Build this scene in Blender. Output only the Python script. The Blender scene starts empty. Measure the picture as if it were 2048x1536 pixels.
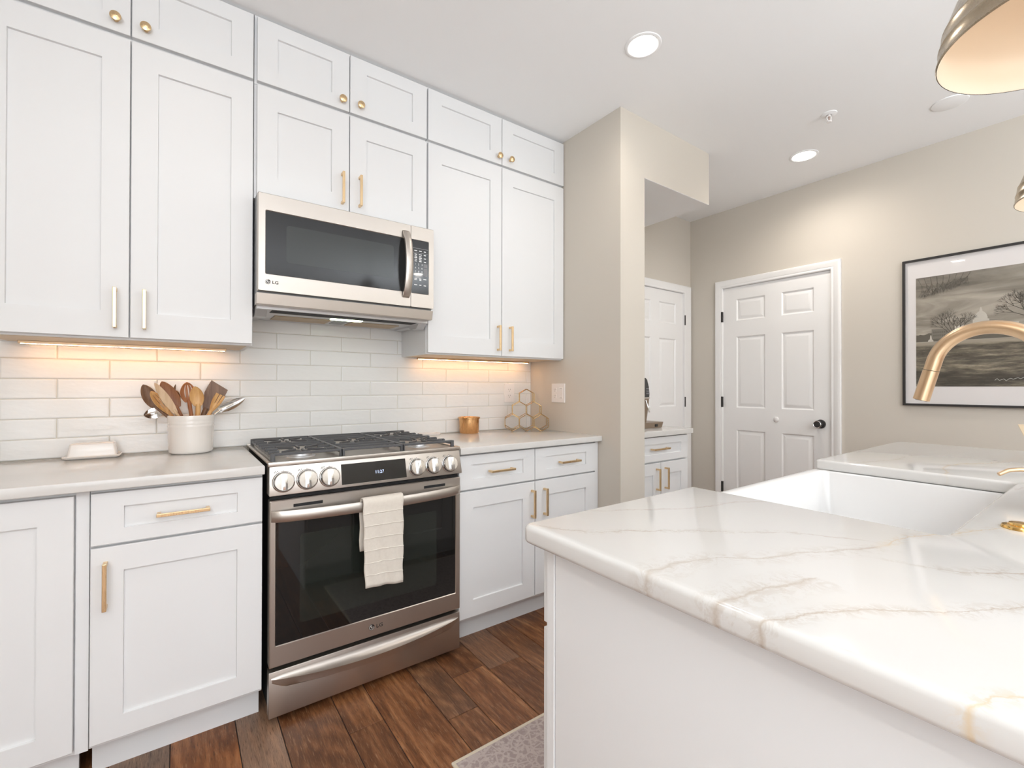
import bpy, bmesh, math, random
from mathutils import Matrix, Vector

random.seed(7)
C = bpy.context.scene.collection
R = math.radians

# ------------------------------------------------------------------ camera
H = 1.19
cam_data = bpy.data.cameras.new('camera')
cam = bpy.data.objects.new('camera', cam_data)
C.objects.link(cam)
cam_data.sensor_width = 36.0
cam_data.lens = 915.893 / 2048 * 36.0
cam_data.clip_start = 0.02
cam.matrix_world = (Matrix.Translation((0, 0, H)) @ Matrix.Rotation(R(-35.9626), 4, 'Z')
                    @ Matrix.Rotation(R(90 + 0.325), 4, 'X') @ Matrix.Rotation(R(0.09), 4, 'Z'))
bpy.context.scene.camera = cam

# ------------------------------------------------------------------ view, world, daylight
vs = bpy.context.scene.view_settings
vs.view_transform = 'Standard'
vs.look = 'None'
vs.gamma = 1.0
vs.use_curve_mapping = False
vs.exposure = 0.11

world = bpy.data.worlds.new('daylight')
bpy.context.scene.world = world
world.use_nodes = True
wb = world.node_tree.nodes['Background']
wb.inputs[0].default_value = (0.93, 0.96, 1.0, 1)
wb.inputs[1].default_value = 1.5


def area_light(name, loc, rot, sx, sy, power, col, spread=180):
    ld = bpy.data.lights.new(name, 'AREA')
    ld.shape = 'RECTANGLE'
    ld.size, ld.size_y = sx, sy
    ld.energy = power
    ld.color = col
    ld.spread = R(spread)
    o = bpy.data.objects.new(name, ld)
    C.objects.link(o)
    o.location = loc
    o.rotation_euler = rot
    return o


# added area lamps stand in for daylight from two unseen windows
area_light('window_daylight', (-0.25, -3.45, 1.45), (R(72), 0, 0), 1.8, 2.0, 30, (0.91, 0.955, 1.0))
area_light('window_daylight', (-1.15, -1.75, 1.45), (R(93), 0, R(-90)), 2.2, 2.0, 26, (0.87, 0.945, 1.0))
# two added fill lamps behind the camera brighten the ceiling, no real fixtures
area_light('ceiling_fill', (-0.6, -2.1, 1.4), (R(180), 0, 0), 1.0, 1.0, 104, (0.84, 0.925, 1.0))
area_light('ceiling_fill', (2.4, -2.0, 1.6), (R(180), 0, 0), 1.0, 1.0, 84, (0.85, 0.93, 1.0))

# ------------------------------------------------------------------ key dimensions (metres)
Yw = 2.435      # face of the tiled back wall
Ywall = 2.443
Xp, Xo, Xs = 1.925, 2.128, 2.784   # pillar left face, opening edge, soffit end
Yp = 1.656
Xf = 3.797      # far wall
Zc = 2.708      # ceiling
zc = 0.914      # counters

# ------------------------------------------------------------------ mesh helpers
ORG = {}


class MB:
    def __init__(self):
        self.bm = bmesh.new()
        self.mi = 0

    def merge(self, other):
        n0 = len(self.bm.verts)
        me = bpy.data.meshes.new('tmp')
        for f in other.faces:
            f.material_index = self.mi
        other.to_mesh(me)
        other.free()
        self.bm.from_mesh(me)
        bpy.data.meshes.remove(me)
        self.bm.verts.ensure_lookup_table()
        return self.bm.verts[n0:]

    def box(self, x0, x1, y0, y1, z0, z1, b=0.0, seg=2, M=None):
        t = bmesh.new()
        bmesh.ops.create_cube(t, size=1.0)
        for v in t.verts:
            v.co = Vector(((x0 + x1) / 2 + v.co.x * (x1 - x0), (y0 + y1) / 2 + v.co.y * (y1 - y0), (z0 + z1) / 2 + v.co.z * (z1 - z0)))
        if b > 0:
            bmesh.ops.bevel(t, geom=list(t.edges), offset=b, segments=seg, profile=0.5, affect='EDGES')
        if M is not None:
            bmesh.ops.transform(t, matrix=M, verts=t.verts)
        return self.merge(t)

    def lathe(self, prof, center=(0, 0, 0), M=None, n=40, cap0=False, cap1=False):
        t = bmesh.new()
        rings = []
        for r, z in prof:
            rings.append([t.verts.new((r * math.cos(2 * math.pi * k / n), r * math.sin(2 * math.pi * k / n), z)) for k in range(n)])
        for a, b in zip(rings[:-1], rings[1:]):
            for k in range(n):
                t.faces.new((a[k], a[(k + 1) % n], b[(k + 1) % n], b[k]))
        if cap0:
            t.faces.new(list(reversed(rings[0])))
        if cap1:
            t.faces.new(rings[-1])
        mm = Matrix.Translation(center)
        if M is not None:
            mm = mm @ M
        bmesh.ops.transform(t, matrix=mm, verts=t.verts)
        return self.merge(t)

    def tube(self, pts, r, n=12, caps=True):
        pts = [Vector(p) for p in pts]
        rr = r if isinstance(r, (list, tuple)) else [r] * len(pts)
        t = bmesh.new()
        rings = []
        up = None
        for i, p in enumerate(pts):
            d = (pts[min(i + 1, len(pts) - 1)] - pts[max(i - 1, 0)]).normalized()
            if up is None:
                up = Vector((0, 0, 1)) if abs(d.z) < 0.9 else Vector((1, 0, 0))
            s = d.cross(up).normalized()
            up = s.cross(d).normalized()
            rings.append([t.verts.new(p + (s * math.cos(2 * math.pi * k / n) + up * math.sin(2 * math.pi * k / n)) * rr[i]) for k in range(n)])
        for a, b in zip(rings[:-1], rings[1:]):
            for k in range(n):
                t.faces.new((a[k], a[(k + 1) % n], b[(k + 1) % n], b[k]))
        if caps:
            t.faces.new(list(reversed(rings[0])))
            t.faces.new(rings[-1])
        return self.merge(t)

    def prism(self, poly, d0, d1, P=None, b=0.0):
        """extrude a 2-D outline between depths d0 and d1; P maps (a, depth, z) to world"""
        P = P or (lambda a, d, z: (a, d, z))
        t = bmesh.new()
        A = [t.verts.new(P(p[0], d0, p[1])) for p in poly]
        B = [t.verts.new(P(p[0], d1, p[1])) for p in poly]
        n = len(poly)
        t.faces.new(A)
        t.faces.new(list(reversed(B)))
        for k in range(n):
            t.faces.new((A[(k + 1) % n], A[k], B[k], B[(k + 1) % n]))
        bmesh.ops.recalc_face_normals(t, faces=t.faces)
        if b > 0:
            bmesh.ops.bevel(t, geom=list(t.edges), offset=b, segments=2, profile=0.5, affect='EDGES')
        return self.merge(t)

    def rings(self, rings, closed=True, cap0=True, cap1=True):
        t = bmesh.new()
        V = [[t.verts.new(p) for p in r] for r in rings]
        n = len(V[0])
        for a, b in zip(V[:-1], V[1:]):
            for k in range(n if closed else n - 1):
                t.faces.new((a[k], a[(k + 1) % n], b[(k + 1) % n], b[k]))
        if cap0:
            t.faces.new(list(reversed(V[0])))
        if cap1:
            t.faces.new(V[-1])
        return self.merge(t)

    def grid(self, P, thick=0.0):
        """P[i][j] points to an open sheet"""
        t = bmesh.new()
        V = [[t.verts.new(p) for p in r] for r in P]
        for i in range(len(V) - 1):
            for j in range(len(V[0]) - 1):
                t.faces.new((V[i][j], V[i][j + 1], V[i + 1][j + 1], V[i + 1][j]))
        if thick:
            bmesh.ops.recalc_face_normals(t, faces=t.faces)
            bmesh.ops.solidify(t, geom=list(t.faces), thickness=thick)
        return self.merge(t)

    def build(self, name, mats, parent=None, smooth=0, fix=True):
        if fix:
            bmesh.ops.recalc_face_normals(self.bm, faces=self.bm.faces)
        me = bpy.data.meshes.new(name)
        o = bpy.data.objects.new(name, me)
        C.objects.link(o)
        if parent is None:
            xs = [v.co.x for v in self.bm.verts]
            ys = [v.co.y for v in self.bm.verts]
            zs = [v.co.z for v in self.bm.verts]
            org = Vector(((min(xs) + max(xs)) / 2, (min(ys) + max(ys)) / 2, min(zs)))
            o.location = org
        else:
            org = ORG[parent.name]
            o.parent = parent
        ORG[o.name] = org
        for v in self.bm.verts:
            v.co -= org
        self.bm.to_mesh(me)
        self.bm.free()
        for m in (mats if isinstance(mats, (list, tuple)) else [mats]):
            me.materials.append(m)
        if smooth:
            for p in me.polygons:
                p.use_smooth = True
            me.set_sharp_from_angle(angle=R(smooth))
        return o


def thing(name, label, cat, loc, group=None):
    o = bpy.data.objects.new(name, None)
    C.objects.link(o)
    o.location = loc
    o.empty_display_size = 0.05
    ORG[o.name] = Vector(loc)
    return tag(o, label, cat, group)


def tag(o, label, cat, group=None):
    o['label'] = label
    o['category'] = cat
    if group:
        o['group'] = group
    return o


def struct(o, label=None, cat=None):
    o['kind'] = 'structure'
    if label:
        o['label'] = label
    if cat:
        o['category'] = cat
    return o


def text_mb(mb, s, size, P, d=0.0004, align='LEFT', bold=0.0):
    """lay flat raised lettering; P maps (a, depth, z)"""
    cu = bpy.data.curves.new('lettering', 'FONT')
    cu.body = s
    cu.size = size
    cu.align_x = align
    cu.offset = bold
    cu.resolution_u = 3
    ob = bpy.data.objects.new('lettering', cu)
    C.objects.link(ob)
    dg = bpy.context.evaluated_depsgraph_get()
    dg.update()
    me = bpy.data.meshes.new_from_object(ob.evaluated_get(dg))
    t = bmesh.new()
    t.from_mesh(me)
    bpy.data.objects.remove(ob)
    bpy.data.curves.remove(cu)
    bpy.data.meshes.remove(me)
    r = bmesh.ops.extrude_face_region(t, geom=list(t.faces))
    ev = {v for v in r['geom'] if isinstance(v, bmesh.types.BMVert)}
    for v in t.verts:
        v.co = Vector(P(v.co.x, d if v in ev else 0.0, v.co.y))
    mb.merge(t)


# ------------------------------------------------------------------ materials
def mat(name, col, rough=0.5, metal=0.0, spec=0.5, coat=0.0, emis=None, estr=0.0, trans=0.0):
    m = bpy.data.materials.new(name)
    m.use_nodes = True
    b = m.node_tree.nodes['Principled BSDF']
    b.inputs['Base Color'].default_value = (*col, 1)
    b.inputs['Roughness'].default_value = rough
    b.inputs['Metallic'].default_value = metal
    b.inputs['Specular IOR Level'].default_value = spec
    b.inputs['Coat Weight'].default_value = coat
    b.inputs['Coat Roughness'].default_value = 0.05
    b.inputs['Transmission Weight'].default_value = trans
    if emis:
        b.inputs['Emission Color'].default_value = (*emis, 1)
        b.inputs['Emission Strength'].default_value = estr
    return m


class NT:
    def __init__(self, m):
        self.t = m.node_tree
        self.b = self.t.nodes['Principled BSDF']

    def n(self, typ, **kw):
        nd = self.t.nodes.new(typ)
        for k, v in kw.items():
            setattr(nd, k, v)
        return nd

    def link(self, a, b):
        self.t.links.new(a, b)

    def math(self, op, a, b=None, c=None, clamp=False):
        nd = self.n('ShaderNodeMath', operation=op, use_clamp=clamp)
        for i, x in enumerate((a, b, c)):
            if x is None:
                continue
            if isinstance(x, (int, float)):
                nd.inputs[i].default_value = x
            else:
                self.link(x, nd.inputs[i])
        return nd.outputs[0]

    def mix(self, fac, a, b, blend='MIX'):
        nd = self.n('ShaderNodeMix', data_type='RGBA', blend_type=blend)
        for i, x in ((0, fac), (6, a), (7, b)):
            if isinstance(x, (int, float)):
                nd.inputs[i].default_value = x
            elif isinstance(x, tuple):
                nd.inputs[i].default_value = (*x, 1)
            else:
                self.link(x, nd.inputs[i])
        return nd.outputs[2]

    def pos(self, scale=(1, 1, 1), loc=(0, 0, 0)):
        g = self.n('ShaderNodeNewGeometry')
        mp = self.n('ShaderNodeMapping')
        mp.inputs['Scale'].default_value = scale
        mp.inputs['Location'].default_value = loc
        self.link(g.outputs['Position'], mp.inputs['Vector'])
        return mp.outputs[0]

    def noise(self, vec, scale, detail=3, rough=0.5, dist=0.0):
        nd = self.n('ShaderNodeTexNoise')
        nd.inputs['Scale'].default_value = scale
        nd.inputs['Detail'].default_value = detail
        nd.inputs['Roughness'].default_value = rough
        nd.inputs['Distortion'].default_value = dist
        self.link(vec, nd.inputs['Vector'])
        return nd.outputs[0]

    def ramp(self, fac, stops):
        nd = self.n('ShaderNodeValToRGB')
        el = nd.color_ramp.elements
        while len(el) > 1:
            el.remove(el[-1])
        el[0].position, el[0].color = stops[0][0], (*stops[0][1], 1)
        for p, c in stops[1:]:
            e = el.new(p)
            e.color = (*c, 1)
        self.link(fac, nd.inputs[0])
        return nd.outputs[0]

    def step(self, x, lo, hi, a=0.0, b=1.0):
        nd = self.n('ShaderNodeMapRange', interpolation_type='SMOOTHSTEP')
        nd.inputs['From Min'].default_value = lo
        nd.inputs['From Max'].default_value = hi
        nd.inputs['To Min'].default_value = a
        nd.inputs['To Max'].default_value = b
        self.link(x, nd.inputs['Value'])
        return nd.outputs[0]

    def bump(self, h, strength, dist=0.01):
        nd = self.n('ShaderNodeBump')
        nd.inputs['Strength'].default_value = strength
        nd.inputs['Distance'].default_value = dist
        self.link(h, nd.inputs['Height'])
        self.link(nd.outputs[0], self.b.inputs['Normal'])


M_cab = mat('cabinet_white', (0.775, 0.775, 0.777), 0.42, spec=0.4)
M_cabin = mat('cabinet_underside_maple', (0.66, 0.54, 0.40), 0.5)
M_ceil = mat('ceiling_paint', (0.93, 0.93, 0.93), 0.9, spec=0.1)
M_trim = mat('trim_white', (0.87, 0.855, 0.84), 0.38)
M_plate = mat('plastic_white', (0.83, 0.80, 0.78), 0.4)
M_slot = mat('slot_grey', (0.22, 0.2, 0.19), 0.6)
M_black = mat('matt_black_metal', (0.025, 0.023, 0.022), 0.42, spec=0.5)
M_dark = mat('dark_gap', (0.012, 0.012, 0.013), 0.7)
M_iron = mat('cast_iron', (0.085, 0.086, 0.09), 0.42)
M_sink = mat('fireclay_white', (0.82, 0.81, 0.80), 0.12, coat=0.3)
M_ceramic = mat('cream_stoneware', (0.80, 0.755, 0.71), 0.12, coat=0.4)
M_butter = mat('white_porcelain', (0.78, 0.74, 0.70), 0.15, coat=0.3)
M_glassblk = mat('black_glass', (0.008, 0.008, 0.008), 0.03, spec=0.6)
M_mwglass = mat('smoked_glass', (0.022, 0.023, 0.024), 0.09, spec=0.4)
M_inner = mat('oven_inner_glass', (0.016, 0.019, 0.016), 0.05, spec=0.6)
M_key = mat('key_print_white', (0.75, 0.75, 0.75), 0.5, emis=(1, 1, 1), estr=0.15)
M_digit = mat('clock_digits', (0.5, 0.6, 0.9), 0.5, emis=(0.55, 0.65, 1.0), estr=1.2)
M_keygrey = mat('key_grey', (0.22, 0.22, 0.23), 0.5)
M_logo = mat('logo_dark_grey', (0.06, 0.055, 0.05), 0.4, metal=0.6)
M_logolight = mat('logo_silver', (0.8, 0.78, 0.76), 0.3, metal=0.4)
M_chrome = mat('chrome', (0.78, 0.77, 0.76), 0.12, metal=1.0)
M_alu = mat('aluminium_plate', (0.62, 0.62, 0.63), 0.4, metal=0.7)
M_greyplastic = mat('grey_plastic', (0.30, 0.31, 0.32), 0.45)
M_filter = mat('grease_filter_mesh', (0.46, 0.36, 0.25), 0.55, metal=0.3)
M_hoodlamp = mat('hood_lamp_lens', (0.9, 0.95, 0.8), 0.3, emis=(0.85, 1.0, 0.7), estr=4)
M_led = mat('led_strip_warm', (1, 0.85, 0.6), 0.5, emis=(1.0, 0.55, 0.26), estr=40.0)
M_lamp = mat('recessed_lamp_lens', (1, 1, 1), 0.5, emis=(1.0, 0.93, 0.84), estr=26.0)
M_bulb = mat('warm_bulb', (1, 1, 1), 0.5, emis=(1.0, 0.80, 0.62), estr=10.0)
M_enamel = mat('shade_inner_enamel', (0.92, 0.80, 0.64), 0.5)
M_towelrib = mat('towel_rib', (0.74, 0.69, 0.62), 0.9)
M_coffeebody = mat('coffee_machine_bronze', (0.32, 0.25, 0.19), 0.38, metal=0.7)
M_coffeeblack = mat('coffee_machine_dark', (0.05, 0.048, 0.047), 0.3)
M_mount = mat('picture_mat_board', (0.78, 0.74, 0.72), 0.8)
M_tan = mat('tan_board', (0.66, 0.52, 0.35), 0.5)

# beige wall paint with faint roller texture
M_wall = mat('wall_paint_beige', (0.625, 0.575, 0.505), 0.75, spec=0.25)
t = NT(M_wall)
t.bump(t.noise(t.pos(), 260, 2), 0.03, 0.002)


def brushed(name, col, rough, axis, amount=0.10):
    m = mat(name, col, rough, metal=1.0)
    t = NT(m)
    sc = {'x': (1.2, 90, 90), 'z': (90, 90, 1.2), 'y': (90, 1.2, 90)}[axis]
    nz = t.noise(t.pos(sc), 9.0, 2, 0.6)
    t.link(t.step(nz, 0.2, 0.8, rough - amount, rough + amount), t.b.inputs['Roughness'])
    c = t.mix(nz, tuple(x * 0.975 for x in col), tuple(min(1, x * 1.025) for x in col))
    t.link(c, t.b.inputs['Base Color'])
    return m


M_steel = brushed('brushed_steel', (0.57, 0.525, 0.48), 0.38, 'x', 0.04)
M_brass = brushed('brushed_brass', (0.76, 0.56, 0.33), 0.30, 'z', 0.06)
M_brasspol = mat('polished_brass', (0.83, 0.55, 0.20), 0.14, metal=1.0)
M_champagne = brushed('champagne_bronze', (0.66, 0.47, 0.30), 0.32, 'z', 0.04)
M_copper = brushed('copper_satin', (0.70, 0.41, 0.19), 0.26, 'z', 0.05)
M_antique = brushed('antique_brass_shade', (0.40, 0.33, 0.24), 0.26, 'x', 0.05)


# white quartz with warm grey veins; veins are fixed to the slab where the photo shows them
def quartz():
    m = mat('white_quartz_veined', (0.83, 0.80, 0.77), 0.10, spec=0.5)
    t = NT(m)
    g = t.n('ShaderNodeNewGeometry')
    sep = t.n('ShaderNodeSeparateXYZ')
    t.link(g.outputs['Position'], sep.inputs[0])
    X, Y = sep.outputs[0], sep.outputs[1]
    p = g.outputs['Position']
    base = t.mix(t.noise(p, 2.3, 4, 0.6), (0.70, 0.685, 0.665), (0.655, 0.635, 0.61))
    wob = t.math('SUBTRACT', t.noise(p, 11, 5, 0.65), 0.5)
    fine = t.math('SUBTRACT', t.noise(p, 60, 4, 0.7), 0.5)
    wid = t.noise(p, 9, 3, 0.6)
    off = t.math('ADD', t.math('MULTIPLY', wob, 0.045), t.math('MULTIPLY', fine, 0.012))
    Yd = t.math('ADD', Y, off)
    feather = t.noise(p, 34, 6, 0.75, 1.5)
    grey, gold = (0.47, 0.385, 0.31), (0.66, 0.50, 0.30)
    veins = [
        ([(0.53, .775), (0.569, 0.73), (0.589, 0.684), (0.621, 0.634), (0.683, 0.589), (0.808, 0.499), (0.877, 0.439), (0.94, 0.386), (0.985, 0.325), (1.01, 0.27)], .0045, .75, grey, .010),
        ([(0.73, 0.729), (0.796, 0.686), (0.889, 0.635), (0.992, 0.588), (1.075, 0.574), (1.153, 0.529), (1.2, 0.49)], .005, .5, grey, .006),
        ([(0.52, 0.44), (0.573, 0.427), (0.638, 0.428), (0.688, 0.408), (0.768, 0.361), (0.834, 0.335), (0.907, 0.303), (0.99, 0.262)], .007, .6, grey, .020),
        ([(0.95, 0.268), (1.03, 0.262), (1.098, 0.248), (1.178, 0.215), (1.287, 0.171), (1.372, 0.141), (1.8, -.02), (2.4, -.2)], .007, .65, gold, .010),
        ([(0.90, 0.285), (0.92, 0.225), (0.935, 0.18), (0.955, 0.153), (1.015, 0.105), (1.2, 0.0), (1.6, -.25)], .008, .8, grey, .020),
        ([(0.53, .328), (0.556, 0.323), (0.603, 0.315), (0.649, 0.304), (0.693, 0.292), (0.752, 0.276)], .009, .7, grey, .024),
        ([(0.53, .276), (0.56, 0.266), (0.588, 0.253), (0.633, 0.232), (0.669, 0.213), (0.72, 0.177), (0.765, 0.14), (0.862, 0.089), (1.1, -.1)], .0055, .8, grey, .014),
        ([(0.53, .104), (0.561, 0.09), (0.587, 0.08), (0.611, 0.064), (0.75, -.03)], .007, .7, gold, .010),
        ([(1.95, .36), (2.2, .40), (2.5, .30), (2.95, .34)], .008, .5, gold, .012),
        ([(1.97, .62), (2.3, .55), (2.6, .58), (2.95, .46)], .006, .4, grey, .012),
        ([(1.80, .20), (2.05, .17), (2.5, .05), (2.95, .08)], .006, .55, grey, .010),
        ([(1.62, .14), (1.9, .12), (2.3, -.1), (2.9, -.2)], .006, .45, grey, .010),
    ]
    col = base
    for pts, w, strength, vc, fw in veins:
        x0, x1 = pts[0][0], pts[-1][0]
        xn = t.math('DIVIDE', t.math('SUBTRACT', X, x0), x1 - x0)
        fc = t.n('ShaderNodeFloatCurve')
        cv = fc.mapping.curves[0]
        npts = [((a - x0) / (x1 - x0), (b + 0.5) / 1.5) for a, b in pts]
        cv.points[0].location = npts[0]
        cv.points[1].location = npts[-1]
        for q in npts[1:-1]:
            cv.points.new(*q)
        fc.mapping.update()
        t.link(xn, fc.inputs['Value'])
        yv = t.math('SUBTRACT', t.math('MULTIPLY', fc.outputs[0], 1.5), 0.5)
        d = t.math('ABSOLUTE', t.math('SUBTRACT', Yd, yv))
        ww = t.math('MULTIPLY', t.step(wid, 0.35, 0.7, 0.3, 1.25), w)
        core = t.math('SUBTRACT', 1.0, t.math('DIVIDE', d, ww), clamp=True)
        halo = t.math('SUBTRACT', 1.0, t.math('DIVIDE', d, fw * 2.0), clamp=True)
        halo = t.math('MULTIPLY', halo, t.step(feather, 0.44, 0.60, 0.0, 0.6))
        edge = t.step(t.math('MINIMUM', xn, t.math('SUBTRACT', 1.0, xn)), 0.0, 0.05)
        k = t.math('MULTIPLY', t.math('MAXIMUM', core, halo), edge)
        col = t.mix(t.math('MULTIPLY', k, strength), col, vc)
    # faint wandering veins for the slabs along the walls
    pv = t.pos((1.0, 2.6, 1.0), (3, 1, 0))
    nv = t.math('ABSOLUTE', t.math('SUBTRACT', t.noise(pv, 1.7, 6, 0.55, 0.6), 0.5))
    k = t.math('MULTIPLY', t.math('SUBTRACT', 1.0, t.math('DIVIDE', nv, 0.012), clamp=True), t.step(t.noise(p, 2.0, 2), 0.45, 0.65, 0.0, 0.35))
    k = t.math('MULTIPLY', k, t.step(Y, 1.0, 1.2))
    col = t.mix(k, col, (0.55, 0.48, 0.41))
    t.link(col, t.b.inputs['Base Color'])
    return m


M_quartz = quartz()

# hand-made glossy tile
M_tile = mat('glossy_white_tile', (0.79, 0.785, 0.765), 0.10, spec=0.45)
t = NT(M_tile)
pp = t.pos((1, 1, 2.2))
t.bump(t.math('ADD', t.noise(pp, 14, 2), t.math('MULTIPLY', t.noise(pp, 45, 2), 0.25)), 0.30, 0.004)
cc = t.mix(t.noise(t.pos((3, 3, 12)), 1.3, 1), (0.77, 0.765, 0.745), (0.81, 0.805, 0.79))
t.link(cc, t.b.inputs['Base Color'])
M_grout = mat('grout', (0.66, 0.62, 0.54), 0.85)

# wood floor boards: every board carries its own random number
M_floor = mat('wood_floor', (0.2, 0.1, 0.05), 0.36, spec=0.4)
t = NT(M_floor)
at = t.n('ShaderNodeAttribute', attribute_name='board')
sepb = t.n('ShaderNodeSeparateColor')
t.link(at.outputs['Color'], sepb.inputs[0])
rnd, rnd2, rnd3 = sepb.outputs
g = t.n('ShaderNodeNewGeometry')
off = t.n('ShaderNodeCombineXYZ')
t.link(t.math('MULTIPLY', rnd, 37.0), off.inputs[0])
t.link(t.math('MULTIPLY', rnd2, 53.0), off.inputs[1])
t.link(t.math('MULTIPLY', rnd3, 11.0), off.inputs[2])
va = t.n('ShaderNodeVectorMath', operation='ADD')
t.link(g.outputs['Position'], va.inputs[0])
t.link(off.outputs[0], va.inputs[1])
mp = t.n('ShaderNodeMapping')
mp.inputs['Scale'].default_value = (9.0, 1.5, 1)
t.link(va.outputs[0], mp.inputs[0])
mp2 = t.n('ShaderNodeMapping')
mp2.inputs['Scale'].default_value = (95, 7.0, 1)
t.link(va.outputs[0], mp2.inputs[0])
mp3 = t.n('ShaderNodeMapping')
mp3.inputs['Scale'].default_value = (3.2, 0.75, 1)
t.link(va.outputs[0], mp3.inputs[0])
big = t.noise(mp.outputs[0], 1.6, 5, 0.62, 1.2)
wv = t.n('ShaderNodeTexWave', wave_type='RINGS', rings_direction='Z')
wv.inputs['Scale'].default_value = 4.0
wv.inputs['Distortion'].default_value = 5.0
wv.inputs['Detail'].default_value = 3.0
wv.inputs['Detail Scale'].default_value = 1.4
t.link(mp3.outputs[0], wv.inputs['Vector'])
grain = t.noise(mp2.outputs[0], 3.0, 4, 0.7)
c0 = t.ramp(big, [(0.25, (0.055, 0.022, 0.010)), (0.42, (0.15, 0.064, 0.027)), (0.56, (0.255, 0.122, 0.056)), (0.72, (0.42, 0.24, 0.125))])
c0 = t.mix(t.math('MULTIPLY', wv.outputs['Fac'], 0.55), c0, (0.11, 0.045, 0.018))
tone = t.ramp(rnd, [(0.0, (0.80, 0.66, 0.56)), (0.35, (1.12, 0.97, 0.84)), (0.7, (1.36, 1.12, 0.90)), (1.0, (1.06, 0.80, 0.62))])
c0 = t.mix(1.0, c0, tone, 'MULTIPLY')
greyk = t.step(rnd2, 0.68, 0.9, 0.0, 0.55)
c0 = t.mix(greyk, c0, t.mix(grain, (0.12, 0.085, 0.06), (0.38, 0.29, 0.22)))
gk = t.step(grain, 0.52, 0.74, 0.0, 0.6)
c0 = t.mix(gk, c0, (0.42, 0.26, 0.15))
dk = t.step(grain, 0.30, 0.47, 0.75, 0.0)
c0 = t.mix(dk, c0, (0.045, 0.018, 0.008))
t.link(c0, t.b.inputs['Base Color'])
t.link(t.step(grain, 0.3, 0.7, 0.30, 0.5), t.b.inputs['Roughness'])
t.bump(grain, 0.25, 0.002)

# woven runner with a small faded motif
M_rug = mat('rug_weave', (0.42, 0.34, 0.32), 0.95, spec=0.1)
t = NT(M_rug)
p = t.pos((1, 1, 1))
vo = t.n('ShaderNodeTexVoronoi', feature='SMOOTH_F1')
vo.inputs['Scale'].default_value = 62
t.link(p, vo.inputs['Vector'])
vo2 = t.n('ShaderNodeTexVoronoi', feature='DISTANCE_TO_EDGE')
vo2.inputs['Scale'].default_value = 30
t.link(p, vo2.inputs['Vector'])
k1 = t.step(vo.outputs['Distance'], 0.30, 0.42)
k2 = t.step(vo2.outputs['Distance'], 0.05, 0.09, 1, 0)
n1 = t.step(t.noise(p, 90, 3, 0.7), 0.4, 0.62)
kk = t.math('MAXIMUM', t.math('MULTIPLY', k1, n1), t.math('MULTIPLY', k2, 0.8))
cr = t.mix(kk, (0.36, 0.29, 0.275), (0.56, 0.48, 0.45))
cr = t.mix(t.math('MULTIPLY', t.noise(p, 5, 3), 0.4), cr, (0.50, 0.41, 0.39))
t.link(cr, t.b.inputs['Base Color'])
t.bump(t.noise(p, 500, 2), 0.5, 0.003)
M_binding = mat('rug_binding_cream', (0.66, 0.58, 0.46), 0.9)


def wood(name, c1, c2, axis='z'):
    m = mat(name, c1, 0.42)
    t = NT(m)
    sc = {'z': (60, 60, 6), 'x': (6, 60, 60)}[axis]
    n = t.noise(t.pos(sc), 1.4, 4, 0.6, 0.8)
    t.link(t.mix(t.step(n, 0.3, 0.7), c1, c2), t.b.inputs['Base Color'])
    return m


W_dark = wood('walnut', (0.15, 0.075, 0.04), (0.25, 0.14, 0.08))
W_red = wood('reddish_wood', (0.34, 0.12, 0.04), (0.46, 0.19, 0.07))
W_light = wood('beech', (0.56, 0.29, 0.10), (0.68, 0.40, 0.16))
W_pale = wood('pale_birch', (0.52, 0.33, 0.18), (0.62, 0.43, 0.26))
W_mid = wood('cherry_wood', (0.27, 0.11, 0.05), (0.37, 0.17, 0.08))

M_towel = mat('linen_towel', (0.70, 0.645, 0.575), 0.95, spec=0.1)
t = NT(M_towel)
t.bump(t.noise(t.pos((300, 300, 300)), 2.0, 2), 0.35, 0.001)
t.link(t.mix(t.noise(t.pos((60, 60, 60)), 2, 3), (0.66, 0.60, 0.53), (0.74, 0.685, 0.61)), t.b.inputs['Base Color'])

# clear picture glass: see-through with a weak mirror reflection
M_pane = bpy.data.materials.new('picture_glass')
M_pane.use_nodes = True
nt = M_pane.node_tree
nt.nodes.clear()
out = nt.nodes.new('ShaderNodeOutputMaterial')
mx = nt.nodes.new('ShaderNodeMixShader')
lw = nt.nodes.new('ShaderNodeLayerWeight')
lw.inputs['Blend'].default_value = 0.5
pw = nt.nodes.new('ShaderNodeMath')
pw.operation = 'POWER'
pw.inputs[1].default_value = 4.5
nt.links.new(lw.outputs['Facing'], pw.inputs[0])
fr = nt.nodes.new('ShaderNodeMath')
fr.operation = 'MULTIPLY_ADD'
fr.inputs[1].default_value = 0.5
fr.inputs[2].default_value = 0.02
nt.links.new(pw.outputs[0], fr.inputs[0])
tr = nt.nodes.new('ShaderNodeBsdfTransparent')
gl = nt.nodes.new('ShaderNodeBsdfGlossy')
gl.inputs['Roughness'].default_value = 0.02
nt.links.new(fr.outputs[0], mx.inputs[0])
nt.links.new(tr.outputs[0], mx.inputs[1])
nt.links.new(gl.outputs[0], mx.inputs[2])
nt.links.new(mx.outputs[0], out.inputs[0])

# window glass at the back of the room
M_winglass = mat('window_glass', (1, 1, 1), 0.0, trans=1.0)

# ------------------------------------------------------------------ the room
X0, X1, Y0 = -1.25, Xf, -3.55

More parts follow.
